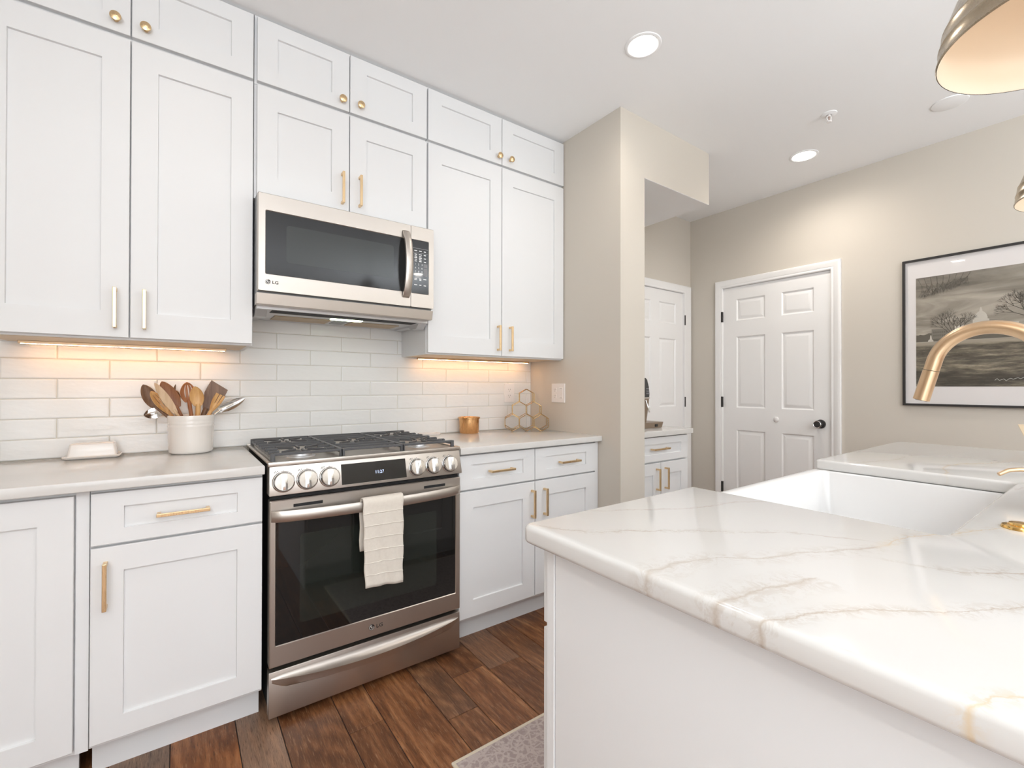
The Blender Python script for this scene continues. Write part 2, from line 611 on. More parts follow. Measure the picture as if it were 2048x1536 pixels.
# floor: individual boards running towards the range
mb = MB()
bmf = mb.bm
lay = bmf.loops.layers.float_color.new('board')
edges = [-1.45]
widths = [0.125, 0.185, 0.155]
xs_seen = [0.29, 0.475, 0.597, 0.78, 0.905, 1.062, 1.222, 1.345, 1.53]
xx = xs_seen[0]
left = [xx]
i = 0
while xx > X0 - 0.1:
    xx -= widths[i % 3]
    i += 1
    left.append(xx)
edges = sorted(left) + xs_seen[1:]
while edges[-1] < X1 + 0.1:
    edges.append(edges[-1] + widths[i % 3])
    i += 1
ends_seen = {0.29: [1.40], 0.475: [1.60], 0.597: [0.9], 0.78: [1.46], 0.905: [1.66], 1.062: [1.62], 1.222: [1.35]}
for a, b in zip(edges[:-1], edges[1:]):
    a2, b2 = max(a, X0 - 0.05), min(b, X1 + 0.08)
    if b2 - a2 < 0.01:
        continue
    key = round(a, 3)
    cuts = [Y0 - 0.05]
    y = Y0 + random.uniform(0.2, 1.1)
    while y < Ywall:
        cuts.append(y)
        y += random.uniform(0.75, 1.25)
    if key in ends_seen:
        e = ends_seen[key][0]
        cuts = [c for c in cuts if abs(c - e) > 0.7] + [e]
        cuts.sort()
    cuts.append(Ywall + 0.05)
    for y0, y1 in zip(cuts[:-1], cuts[1:]):
        gp = 0.0012
        col = (random.random(), random.random(), random.random(), 1)
        e = 0.0016
        V = []
        for (q, z) in ((0, -0.003), (0, -e), (e, 0.0)):
            V.append([bmf.verts.new((a2 + gp + q, y0 + gp + q, z)), bmf.verts.new((b2 - gp - q, y0 + gp + q, z)),
                      bmf.verts.new((b2 - gp - q, y1 - gp - q, z)), bmf.verts.new((a2 + gp + q, y1 - gp - q, z))])
        fs = [bmf.faces.new(V[2])]
        for A, B in zip(V[:-1], V[1:]):
            for k in range(4):
                fs.append(bmf.faces.new((A[k], A[(k + 1) % 4], B[(k + 1) % 4], B[k])))
        for f in fs:
            for l in f.loops:
                l[lay] = col
mb.mi = 1
mb.box(X0 - 0.05, X1 + 0.08, Y0 - 0.05, Ywall + 0.05, -0.12, -0.003)
struct(mb.build('floor', [M_floor, M_dark], fix=False), 'brown wood plank floor with mixed tones', 'floor')

mb = MB()
mb.box(X0 - 0.1, X1 + 0.1, Y0 - 0.1, Ywall + 0.1, Zc, Zc + 0.1)
struct(mb.build('ceiling', M_ceil), 'smooth white ceiling', 'ceiling')

# openings of the two panel doors
D1 = (1.317, 2.130)      # far wall, along y
D2 = (2.905, 3.690)      # back wall, along x
DT = 2.038
mb = MB()
mb.box(X0 - 0.1, D2[0], Ywall, Ywall + 0.1, 0, Zc)
mb.box(D2[1], X1 + 0.1, Ywall, Ywall + 0.1, 0, Zc)
mb.box(D2[0], D2[1], Ywall, Ywall + 0.1, DT, Zc)
struct(mb.build('wall_back', M_wall), 'beige wall behind the kitchen cabinets', 'wall')
mb = MB()
mb.box(Xf, Xf + 0.1, Y0 - 0.1, D1[0], 0, Zc)
mb.box(Xf, Xf + 0.1, D1[1], Ywall, 0, Zc)
mb.box(Xf, Xf + 0.1, D1[0], D1[1], DT, Zc)
struct(mb.build('wall_right', M_wall), 'beige wall with the six-panel door and the picture', 'wall')
mb = MB()
LW = (-2.7, -0.4)
zs0, zs1 = 0.45, 2.45
mb.box(X0 - 0.1, X0, Y0 - 0.1, Ywall, 0, zs0)
mb.box(X0 - 0.1, X0, Y0 - 0.1, Ywall, zs1, Zc)
mb.box(X0 - 0.1, X0, Y0 - 0.1, LW[0], zs0, zs1)
mb.box(X0 - 0.1, X0, LW[1], Ywall, zs0, zs1)
struct(mb.build('wall_left', M_wall))
# rear wall
mb = MB()
RW = (-1.15, 0.65)
mb.box(X0, X1, Y0 - 0.1, Y0, 0, zs0)
mb.box(X0, X1, Y0 - 0.1, Y0, zs1, Zc)
mb.box(X0, RW[0], Y0 - 0.1, Y0, zs0, zs1)
mb.box(RW[1], X1, Y0 - 0.1, Y0, zs0, zs1)
struct(mb.build('wall_rear', M_wall))
for n, ((a, b), F) in enumerate(((LW, lambda a, d, z: (X0 - d, a, z)), (RW, lambda a, d, z: (a, Y0 - d, z)))):
    mb = MB()
    for (p0, p1, q0, q1) in ((a, a + .05, zs0, zs1), (b - .05, b, zs0, zs1), (a + .05, b - .05, zs0, zs0 + .05), (a + .05, b - .05, zs1 - .05, zs1), ((a + b) / 2 - .025, (a + b) / 2 + .025, zs0 + .05, zs1 - .05)):
        mb.prism([(p0, q0), (p1, q0), (p1, q1), (p0, q1)], .02, .06, F)
    struct(mb.build('window_%d' % (n + 1), M_trim))

# pillar and dropped soffit over the coffee nook
mb = MB()
mb.box(Xp, Xo, Yp, Ywall, 0, Zc)
mb.box(Xo, Xs, Yp, Ywall, 2.376, Zc)
mb.mi = 1
mb.box(Xo + 0.001, Xs - 0.001, Yp + 0.001, Ywall - 0.001, 2.374, 2.3765)
struct(mb.build('wall_pillar', [M_wall, M_ceil]), 'beige wall end with dropped soffit over the coffee nook', 'wall')

mb = MB()
mb.box(Xf - 0.014, Xf, Y0, D1[0] - 0.062, 0, 0.13, 0.003)
mb.box(Xf - 0.014, Xf, D1[1] + 0.07, Ywall, 0, 0.13, 0.003)
struct(mb.build('baseboard_right', M_trim))
mb = MB()
mb.box(Xo, Xo + 0.012, Yp, 1.79, 0, 0.13, 0.003)
mb.box(Xp, Xo + 0.012, Yp - 0.013, Yp, 0, 0.13, 0.003)
struct(mb.build('baseboard_pillar', M_trim))


def panel_leaf(mb, a0, a1, z0, z1, cols, rows, P):
    """six-panel door face: P(a, depth, z), depth grows into the wall"""
    A = [a0] + [x for c in cols for x in c] + [a1]
    Zs = [z0] + [x for r in rows for x in r] + [z1]
    for i in range(len(A) - 1):
        for j in range(len(Zs) - 1):
            x0, x1, y0, y1 = A[i], A[i + 1], Zs[j], Zs[j + 1]

            def rect(s, d):
                return [P(x0 + s, d, y0 + s), P(x1 - s, d, y0 + s), P(x1 - s, d, y1 - s), P(x0 + s, d, y1 - s)]
            if i % 2 == 1 and j % 2 == 1:
                mb.rings([rect(0, 0), rect(.004, .001), rect(.012, .010), rect(.018, .0105), rect(.040, .002), rect(.042, .002)], cap0=False)
            else:
                mb.rings([rect(0, 0)], cap0=False)
    t0 = [P(a0, 0, z0), P(a1, 0, z0), P(a1, 0, z1), P(a0, 0, z1)]
    t1 = [P(a0, .035, z0), P(a1, .035, z0), P(a1, .035, z1), P(a0, .035, z1)]
    mb.rings([t0, t1], cap0=False)
    bmesh.ops.remove_doubles(mb.bm, verts=mb.bm.verts, dist=1e-5)


def casing(mb, a0, a1, z1, P, w=0.064, wl=None, wr=None):
    prof = [(0, 0), (0, .011), (.006, .014), (.018, .013), (.022, .016), (.044, .019), (.052, .021), (w - .004, .020), (w, .016), (w, 0)]
    rings = []
    for s, h in prof:
        sl = s * (wl / w if wl else 1)
        sr = s * (wr / w if wr else 1)
        rings.append([P(a0 - sl, -h, 0), P(a0 - sl, -h, z1 + s), P(a1 + sr, -h, z1 + s), P(a1 + sr, -h, 0)])
    mb.rings(rings, closed=False, cap0=False, cap1=False)


def door(n, a0, a1, cols, rows, P, hinge_a, hinges, label, wl=None, wr=None):
    mb = MB()
    panel_leaf(mb, a0 + .003, a1 - .003, 0.012, DT - .004, cols, rows, lambda a, d, z: P(a, d + .006, z))
    o = mb.build('door_%d' % n, M_trim, smooth=25)
    struct(o, label, 'door')
    mb = MB()
    casing(mb, a0 + .001, a1 - .001, DT - .001, P, wl=wl, wr=wr)
    mb.build('door_casing', M_trim, o, smooth=30)
    mb = MB()
    for q in (a0, a1):
        sg = 1 if q == a0 else -1
        mb.prism([(q, 0), (q + sg * .002, 0), (q + sg * .002, DT), (q, DT)], 0.0, 0.08, P)
    mb.prism([(a0, DT - .002), (a1, DT - .002), (a1, DT), (a0, DT)], 0.0, 0.08, P)
    mb.build('door_jamb', M_trim, o)
    for z in hinges:
        mb = MB()
        mb.prism([(hinge_a - .0065, z - .045), (hinge_a + .0065, z - .045), (hinge_a + .0065, z + .045), (hinge_a - .0065, z + .045)], -.017, .004, P, 0.003)
        h = mb.build('hinge', M_black, o)
        h['label'] = 'black hinge'
    return o


PF = lambda a, d, z: (Xf + d, a, z)
PB = lambda a, d, z: (a, Ywall + d, z)
rows = [(0.215, 0.833), (1.014, 1.618), (1.746, 1.934)]
d1 = door(1, D1[0], D1[1], [(1.429, 1.662), (1.779, 2.020)], rows, PF, D1[1] + .004, (0.335, 1.062, 1.792),
          'white six-panel door with black knob in the far beige wall')
Ma = Matrix.Rotation(R(-90), 4, 'Y')
mb = MB()
mb.lathe([(0.0, 0), (.033, 0), (.033, .004), (.029, .010), (.013, .013), (.013, .034), (.020, .038), (.0275, .046), (.0285, .058), (.0265, .066), (.021, .069), (0, .069)], (Xf + .006, 1.388, .919), Ma)
k = mb.build('door_knob', M_black, d1, smooth=35)
k['label'] = 'round matt black knob'
mb = MB()
mb.lathe([(.0215, .0685), (.024, .0705), (.0265, .0685)], (Xf + .006, 1.388, .919), Ma)
mb.build('knob_ring', M_chrome, k, smooth=40)
mb = MB()
mb.lathe([(0, .0), (.021, 0), (.021, .004), (.016, .009), (0, .0105)], (Xf + .006, 1.697, .934), Ma)
mb.build('cover_plate', M_plate, d1, smooth=40)
mb = MB()
mb.box(Xf - .003, Xf + .012, D1[0] - .002, D1[0] + .004, .885, .945)
mb.build('latch_plate', M_black, d1)
door(2, D2[0], D2[1], [(3.000, 3.232), (3.343, 3.588)], rows, PB, D2[1] + .006, (0.335, 1.055, 1.792),
     'white six-panel door behind the coffee counter in the nook', wr=0.098)

# ------------------------------------------------------------------ tiled backsplash
mb = MB()
TW, TH = 0.302, 0.0757
zrow = zc
row = 0
while zrow < 1.50:
    z0, z1 = zrow + .001, min(zrow + TH - .001, 1.52)
    ox = 0.376 if row % 2 == 0 else 0.526
    k0 = math.floor((X0 - ox) / TW) - 1
    for k in range(k0, k0 + 14):
        a0, a1 = ox + k * TW + .001, ox + (k + 1) * TW - .001
        a0, a1 = max(a0, X0 + .002), min(a1, Xp - .001)
        if a1 - a0 < .01:
            continue
        if z1 > 1.37 and (a1 < 0.2 or a0 > 1.05):
            if zrow + TH > 1.46:
                continue
        e = .0035
        j = [random.uniform(-.00012, .00012) for _ in range(4)]
        yb = Ywall - .001
        r0 = [(a0, yb, z0), (a1, yb, z0), (a1, yb, z1), (a0, yb, z1)]
        r1 = [(a0, Yw + .0022, z0), (a1, Yw + .0022, z0), (a1, Yw + .0022, z1), (a0, Yw + .0022, z1)]
        r2 = [(a0 + e * .4, Yw + .0006 + j[0], z0 + e * .4), (a1 - e * .4, Yw + .0006 + j[1], z0 + e * .4), (a1 - e * .4, Yw + .0006 + j[2], z1 - e * .4), (a0 + e * .4, Yw + .0006 + j[3], z1 - e * .4)]
        r3 = [(a0 + e * 1.4, Yw + j[0], z0 + e * 1.4), (a1 - e * 1.4, Yw + j[1], z0 + e * 1.4), (a1 - e * 1.4, Yw + j[2], z1 - e * 1.4), (a0 + e * 1.4, Yw + j[3], z1 - e * 1.4)]
        mb.rings([r0, r1, r2, r3], cap0=False)
    zrow += TH
    row += 1
splash = tag(mb.build('backsplash', M_tile), 'glossy white long subway tile backsplash behind the range', 'tiles')
mb = MB()
mb.box(X0 + .001, Xp - .0005, Yw + .0025, Ywall - .0005, zc, 1.44)
mb.box(.23, 1.04, Yw + .0025, Ywall - .0005, 1.44, 1.52)
mb.build('grout', M_grout, splash)

# ------------------------------------------------------------------ cabinet helpers
def shaker(mb, a0, a1, z0, z1, P, t=.020, sw=.075, rt=.075, rb=None, rec=.009):
    """P(a, depth, z); depth 0 is the front face"""
    rb = rt if rb is None else rb
    e = .0014

    def rect(l, r, b, tp, d):
        return [P(a0 + l, d, z0 + b), P(a1 - r, d, z0 + b), P(a1 - r, d, z1 - tp), P(a0 + l, d, z1 - tp)]
    mb.rings([rect(0, 0, 0, 0, t), rect(0, 0, 0, 0, e), rect(e, e, e, e, 0), rect(sw, sw, rb, rt, 0), rect(sw + .0012, sw + .0012, rb + .0012, rt + .0012, rec)])


def PY(yf):
    return lambda a, d, z: (a, yf + d, z)


def bar_handle(a, z, P, parent, horizontal=False, L=.139, mat_=None):
    mb = MB()
    w = .0052
    h = L / 2
    if horizontal:
        mb.prism([(a - h, z - w), (a + h, z - w), (a + h, z + w), (a - h, z + w)], -.034, -.0245, P, .0012)
        for s in (-1, 1):
            c = a + s * (h - .006)
            mb.prism([(c - .005, z - .0048), (c + .005, z - .0048), (c + .005, z + .0048), (c - .005, z + .0048)], -.026, .0, P)
    else:
        mb.prism([(a - w, z - h), (a + w, z - h), (a + w, z + h), (a - w, z + h)], -.034, -.0245, P, .0012)
        for s in (-1, 1):
            c = z + s * (h - .006)
            mb.prism([(a - .0048, c - .005), (a + .0048, c - .005), (a + .0048, c + .005), (a - .0048, c + .005)], -.026, .0, P)
    o = mb.build('handle', mat_ or M_brass, parent)
    o['label'] = 'brushed brass bar pull'
    return o


def knob(a, z, P, parent):
    mb = MB()
    x, y, zz = P(a, 0, z)
    mb.lathe([(.0075, 0), (.0065, .004), (.0055, .012), (.0075, .016), (.0145, .0185), (.0165, .022), (.0155, .0265), (.009, .0295), (0, .0305)], (x, y, zz), Matrix.Rotation(R(90), 4, 'X'), n=24)
    o = mb.build('knob', M_brass, parent, smooth=40)
    o['label'] = 'round brass knob'
    return o


# ------------------------------------------------------------------ wall cabinets
Yu = 2.104
Pu = PY(Yu)
zub, zg0, zg1, ztop = 1.360, 2.417, 2.431, 2.692
GW, GT = 'wall cabinets along the range wall', 'small top cabinets under the ceiling'


def upper(x0, x1, z0, z1, doors, label, group, name, parts_kind, tall=True, dz0=None, dz1=None):
    r = thing(name, label, 'cabinet', ((x0 + x1) / 2, (Yu + Yw) / 2, z0), group)
    mb = MB()
    mb.box(x0, x1, Yu + .0205, Yw - .003, z0, z1, .0008, 1)
    mb.mi = 1
    if tall and z0 < 1.5:
        mb.box(x0 + .018, x1 - .018, Yu + .040, Yw - .012, z0 - .0006, z0 + .0004)
    mb.build('body', [M_cab, M_cabin], r)
    for (d0, d1, kind, ka, kz) in doors:
        mb = MB()
        if tall:
            shaker(mb, d0, d1, dz0, dz1, Pu, rt=.090)
        else:
            shaker(mb, d0, d1, dz0, dz1, Pu, rt=.062, rb=.060)
        d = mb.build('door', M_cab, r)
        if kind == 'bar':
            bar_handle(ka, kz, Pu, d)
        else:
            knob(ka, kz, Pu, d)
    return r


upper(-.525, .238, zub - .006, zg0 + .006, [(-.523, -.147, 'bar', -.183, 1.461), (-.143, .235, 'bar', -.103, 1.462)],
      'tall white shaker wall cabinet left of the microwave, over the utensil crock', GW, 'wall_cabinet', 'bar', dz0=zub + .001, dz1=zg0)
upper(.240, 1.000, 1.957, zg0 + .006, [(.249, .6155, 'bar', .584, 2.073), (.6195, .997, 'bar', .662, 2.077)],
      'short white shaker wall cabinet directly over the microwave', GW, 'wall_cabinet', 'bar', dz0=1.961, dz1=zg0)
upper(1.003, Xp - .002, zub - .006, zg0 + .006, [(1.006, 1.4535, 'bar', 1.427, 1.458), (1.4575, Xp - .006, 'bar', 1.509, 1.458)],
      'tall white shaker wall cabinet right of the microwave, next to the beige pillar', GW, 'wall_cabinet', 'bar', dz0=zub + .001, dz1=zg0)
for x0, x1, sp, ks, lab in ((-.525, .238, -.145, (-.186, -.104), 'white top cabinet with two brass knobs at the upper left corner'),
                            (.240, 1.000, .6175, (.583, .663), 'white top cabinet with two brass knobs above the microwave column'),
                            (1.003, Xp - .002, 1.4555, (1.431, 1.510), 'white top cabinet with two brass knobs beside the beige pillar')):
    upper(x0, x1, zg0 + .007, Zc - .001, [(x0 + (.002 if x0 != .240 else .009), sp - .002, 'knob', ks[0], 2.470), (sp + .002, x1 - .003, 'knob', ks[1], 2.471)],
          lab, GT, 'top_cabinet', 'knob', tall=False, dz0=zg1, dz1=ztop)

# under-cabinet light bars
for x0, x1, y, lab in ((-.47, .165, 2.372, 'warm under-cabinet light bar above the butter dish and crock'),
                       (1.075, 1.862, 2.385, 'warm under-cabinet light bar above the hexagon rack')):
    r = thing('light_bar', lab, 'light', ((x0 + x1) / 2, y, 1.345), 'under-cabinet light bars')
    mb = MB()
    mb.box(x0, x1, y - .012, y + .006, 1.3435, 1.3533, .001, 1)
    mb.build('housing', M_champagne, r)
    mb = MB()
    mb.box(x0 + .006, x1 - .006, y - .006, y, 1.3425, 1.3436)
    mb.build('diffuser', M_led, r)

# ------------------------------------------------------------------ base cabinets
Yd = 1.815
Pd = PY(Yd)
zb0, zsplit0, zsplit1, zb1 = .131, .709, .717, .874
GB = 'white shaker base cabinets'


def base_box(r, x0, x1, ztop_=.8835, y0=Yd + .0205, y1=Ywall - .004):
    mb = MB()
    mb.box(x0, x1, y0, y1, .115, ztop_, .0008, 1)
    mb.build('body', M_cab, r)
    mb = MB()
    mb.box(x0, x1, 1.904, 1.922, 0, .115)
    mb.build('toe_kick', M_cab, r)


r = thing('base_cabinet', 'white shaker corner base cabinet at the left edge, full-height door', 'cabinet', (-.6, 2.1, 0), GB)
base_box(r, X0 + .002, -.243)
mb = MB()
shaker(mb, -.700, -.246, zb0, .870, Pd, rb=.070)
mb.build('door', M_cab, r)
mb = MB()
mb.box(X0 + .004, -.704, Yd + .001, Yd + .0195, zb0, .870)
mb.build('blind_panel', M_cab, r)
mb = MB()
mb.box(-.2425, -.2135, Yd + .012, Yd + .03, .117, .880)
mb.build('filler_strip', M_cab, r)

r = thing('base_cabinet', 'white shaker base cabinet left of the range, one drawer over one door', 'cabinet', (.01, 2.1, 0), GB)
base_box(r, -.213, .2385)
mb = MB()
shaker(mb, -.210, .2365, zsplit1, zb1 - .003, Pd, rt=.044)
d = mb.build('drawer', M_cab, r)
bar_handle(.013, .790, Pd, d, True)
mb = MB()
shaker(mb, -.210, .2365, zb0, zsplit0, Pd, rb=.068)
d = mb.build('door', M_cab, r)
bar_handle(-.176, .599, Pd, d)

r = thing('base_cabinet', 'white shaker base cabinet right of the range, two drawers over two doors', 'cabinet', (1.47, 2.1, 0), GB)
base_box(r, 1.020, Xp - .002)
for d0, d1, ha, va in ((1.023, 1.4605, 1.249, 1.440), (1.4645, 1.898, 1.690, 1.521)):
    mb = MB()
    shaker(mb, d0, d1, zsplit1, zb1, Pd, sw=.072, rt=.044)
    d = mb.build('drawer', M_cab, r)
    bar_handle(ha, .792, Pd, d, True)
    mb = MB()
    shaker(mb, d0, d1, zb0, zsplit0, Pd, rt=.077)
    d = mb.build('door', M_cab, r)
    bar_handle(va, .601, Pd, d)
mb = MB()
mb.box(1.900, Xp - .003, Yd + .004, Yd + .0195, .117, .880)
mb.build('filler_strip', M_cab, r)


def slab(poly, z0, z1, rb, name, lab):
    """quartz slab with eased edges"""
    mb = MB()
    t = bmesh.new()
    A = [t.verts.new((x, y, z0)) for x, y in poly]
    f = t.faces.new(A)
    ex = bmesh.ops.extrude_face_region(t, geom=[f])
    for v in ex['geom']:
        if isinstance(v, bmesh.types.BMVert):
            v.co.z = z1
    bmesh.ops.recalc_face_normals(t, faces=t.faces)
    es = [e for e in t.edges if abs(e.verts[0].co.z - e.verts[1].co.z) < 1e-6]
    bmesh.ops.bevel(t, geom=es, offset=rb, segments=4, profile=0.5, affect='EDGES')
    mb.merge(t)
    return tag(mb.build(name, M_quartz, smooth=30), lab, 'countertop')


def rounded(poly_r, n=8):
    """polygon of (x, y, radius) -> outline with rounded corners"""
    out = []
    m = len(poly_r)
    for i in range(m):
        x, y, r = poly_r[i]
        p = Vector((x, y))
        if r <= 0:
            out.append((x, y))
            continue
        a = (Vector(poly_r[i - 1][:2]) - p).normalized()
        b = (Vector(poly_r[(i + 1) % m][:2]) - p).normalized()
        h = math.tan(a.angle(b) / 2)
        p0, p1 = p + a * r / h, p + b * r / h
        c = p + (a + b).normalized() * r / math.sin(a.angle(b) / 2)
        a0 = math.atan2(p0.y - c.y, p0.x - c.x)
        a1 = math.atan2(p1.y - c.y, p1.x - c.x)
        d = (a1 - a0 + math.pi) % (2 * math.pi) - math.pi
        for k in range(n + 1):
            q = a0 + d * k / n
            out.append((c.x + r * math.cos(q), c.y + r * math.sin(q)))
    return out


Yc = 1.789
slab([(X0 + .001, Yc), (.240, Yc), (.240, Yw - .001), (X0 + .001, Yw - .001)], .884, zc, .003, 'countertop', 'white quartz countertop left of the range, under the crock')
slab([(1.0175, Yc), (Xp - .001, Yc), (Xp - .001, Yw - .001), (1.0175, Yw - .001)], .884, zc, .003, 'countertop', 'white quartz countertop right of the range, under the hexagon rack')

# ------------------------------------------------------------------ coffee nook
r = thing('base_cabinet', 'white shaker base cabinet in the nook under the coffee machine', 'cabinet', (2.47, 2.1, 0), GB)
base_box(r, Xo + .014, 2.822, .8755, y0=1.8405, y1=Ywall - .024)
Pn = PY(1.820)
mb = MB()
shaker(mb, 2.205, 2.797, .714, .868, Pn, sw=.075, rt=.044)
d = mb.build('drawer', M_cab, r)
bar_handle(2.480, .795, Pn, d, True, L=.165)
for d0, d1, va in ((2.205, 2.499, 2.457), (2.503, 2.797, 2.545)):
    mb = MB()
    shaker(mb, d0, d1, zb0, .704, Pn)
    d = mb.build('door', M_cab, r)
    bar_handle(va, .602, Pn, d)
slab([(Xo + .001, 1.797), (2.826, 1.797), (2.826, Ywall - .024), (Xo + .001, Ywall - .024)], .876, .910, .003, 'countertop', 'short white quartz countertop in the nook under the coffee machine')

r = thing('coffee_machine', 'bronze and black coffee machine with drip tray in the nook', 'coffee machine', (2.45, 2.1, .910))
prof = [(2.24, .945), (2.545, .945), (2.556, 1.0), (2.574, 1.09), (2.580, 1.135), (2.572, 1.19), (2.553, 1.24), (2.54, 1.250), (2.24, 1.252)]
lowp = [(2.24, .940), (2.543, .940), (2.556, 1.0), (2.572, 1.08), (2.576, 1.112), (2.24, 1.112)]
upp = [(2.24, 1.118), (2.577, 1.118), (2.580, 1.14), (2.573, 1.19), (2.555, 1.238), (2.54, 1.250), (2.24, 1.252)]
mb = MB()
mb.prism(lowp, 1.965, 2.20, None, .004)
mb.build('body', M_coffeebody, r)
mb = MB()
mb.prism(upp, 1.965, 2.20, None, .004)
up_ = mb.build('control_head', M_coffeeblack, r)
mb = MB()
mb.prism([(2.24, 1.110), (2.578, 1.110), (2.578, 1.120), (2.24, 1.120)], 1.963, 2.202)
mb.build('trim_band', M_chrome, r)
for q in range(3):
    for w_ in range(2):
        mb = MB()
        mb.lathe([(0, 0), (.006, 0), (.005, .003), (0, .003)], (2.548 + w_ * .014, 1.965, 1.145 + q * .016), Matrix.Rotation(R(90), 4, 'X'), n=12)
        mb.build('button', M_keygrey, up_)
mb = MB()
mb.prism([(2.24, .9105), (2.694, .9105), (2.711, .949), (2.24, .949)], 1.950, 2.215, None, .003)
mb.build('drip_tray', M_coffeebody, r)
mb = MB()
mb.box(2.615, 2.645, 1.947, 1.951, .918, .936, .001)
mb.build('tray_catch', M_black, r)
mb = MB()
mb.tube([(2.53, 1.96, 1.10), (2.535, 1.945, 1.05), (2.545, 1.94, 1.02)], .004, 8)
mb.build('steam_wand', M_chrome, r)

# ------------------------------------------------------------------ range
rx0, rx1 = .257, 1.014
yf = 1.790
G = thing('range', 'stainless steel slide-in gas range with towel on the oven handle', 'stove', ((rx0 + rx1) / 2, 2.1, 0))
PR = PY(yf)
mb = MB()
mb.box(rx0 + .004, rx1 - .004, yf + .045, 2.428, .03, .905)
mb.build('body', M_dark, G)
for fx in (rx0 + .05, rx1 - .05):
    mb = MB()
    mb.lathe([(.016, 0), (.016, .01), (.008, .012), (.008, .032)], (fx, yf + .09, 0), cap0=True, n=16)
    mb.build('foot', M_alu, G)
# drawer with its bowed lip
mb = MB()
dz0, dz1 = .026, .187
mb.box(rx0 - .001, rx1 + .001, yf + .004, yf + .045, dz0, dz1, .002)
N = 48
rings = []
for k in range(N + 1):
    s = k / N
    x = rx0 + .006 + (rx1 - rx0 - .012) * s
    u = 1 - (2 * s - 1) ** 2
    p_ = .034 * u ** .75 + .0005
    zt = .1795
    ze = .162 - .020 * u
    zl = ze - .030 * min(1, u * 3 + .35)
    ring = [(x, yf + .0045, zt)]
    for q in range(1, 6):
        a = q / 6
        ring.append((x, yf + .0045 - p_ * (a ** 2.2), zt + (ze - zt) * (1 - (1 - a) ** 1.4)))
    ring += [(x, yf + .0045 - p_, ze), (x, yf + .0055 - p_ * 1.0, ze - .004), (x, yf + .0055 - p_ * .93, zl + .006), (x, yf + .0045 - p_ * .55, zl), (x, yf + .0045, zl - .002)]
    rings.append(ring)
mb.rings(rings, closed=False, cap0=False, cap1=False)
mb.build('storage_drawer', M_steel, G, smooth=38, fix=False)
# oven door
oz0, oz1 = .203, .787
wx0, wx1, wz0, wz1 = .2755, .9925, .276, .711
mb = MB()


def rr(a0, a1, z0, z1, d, rad, n=4):
    pts = rounded([(a0, z0, rad), (a1, z0, rad), (a1, z1, rad), (a0, z1, rad)], n)
    return [PR(a, d, z) for a, z in pts]


mb.rings([rr(rx0 - .001, rx1 + .001, oz0, oz1, .042, .004), rr(rx0 - .001, rx1 + .001, oz0, oz1, .003, .004), rr(rx0 + .002, rx1 - .002, oz0 + .003, oz1 - .003, 0, .004),
          rr(wx0 - .0015, wx1 + .0015, wz0 - .0015, wz1 + .0015, 0, .003), rr(wx0, wx1, wz0, wz1, .0025, .003), rr(wx0 + .001, wx1 - .001, wz0 + .001, wz1 - .001, .004, .003)], cap1=False)
odoor = mb.build('oven_door', M_steel, G, smooth=30)
mb = MB()
mb.rings([rr(wx0, wx1, wz0, wz1, .0036, .003), rr(wx0, wx1, wz0, wz1, .0052, .003)])
owin = mb.build('oven_window', M_glassblk, odoor)
mb = MB()
mb.rings([rr(.355, .900, .335, .655, .0033, .012), rr(.355, .900, .335, .655, .0037, .012)])
mb.build('inner_pane', M_inner, odoor)
for a in (rx0 + .075, rx1 - .175):
    mb = MB()
    mb.box(a, a + .10, yf - .0012, yf + .001, .757, .768, .0008, 1)
    mb.build('vent_slot', M_dark, odoor)
# handle: broad bowed bar growing out of the door edges
rings = []
for k in range(N + 1):
    s = k / N
    x = rx0 + .003 + (rx1 - rx0 - .006) * s
    u = (1 - (2 * s - 1) ** 2)
    p_ = .006 + .052 * u ** .6
    th = .004 + .012 * min(1, u * 5)
    hz = .0195
    cz = .7335
    rings.append([PR(x, -p_ + th, cz + hz * .85), PR(x, -p_ + .003, cz + hz), PR(x, -p_, cz + hz * .75), PR(x, -p_ - .0025, cz), PR(x, -p_, cz - hz * .75), PR(x, -p_ + .003, cz - hz), PR(x, -p_ + th, cz - hz * .85)])
mb = MB()
mb.rings(rings)
mb.build('oven_handle', M_steel, odoor, smooth=50)


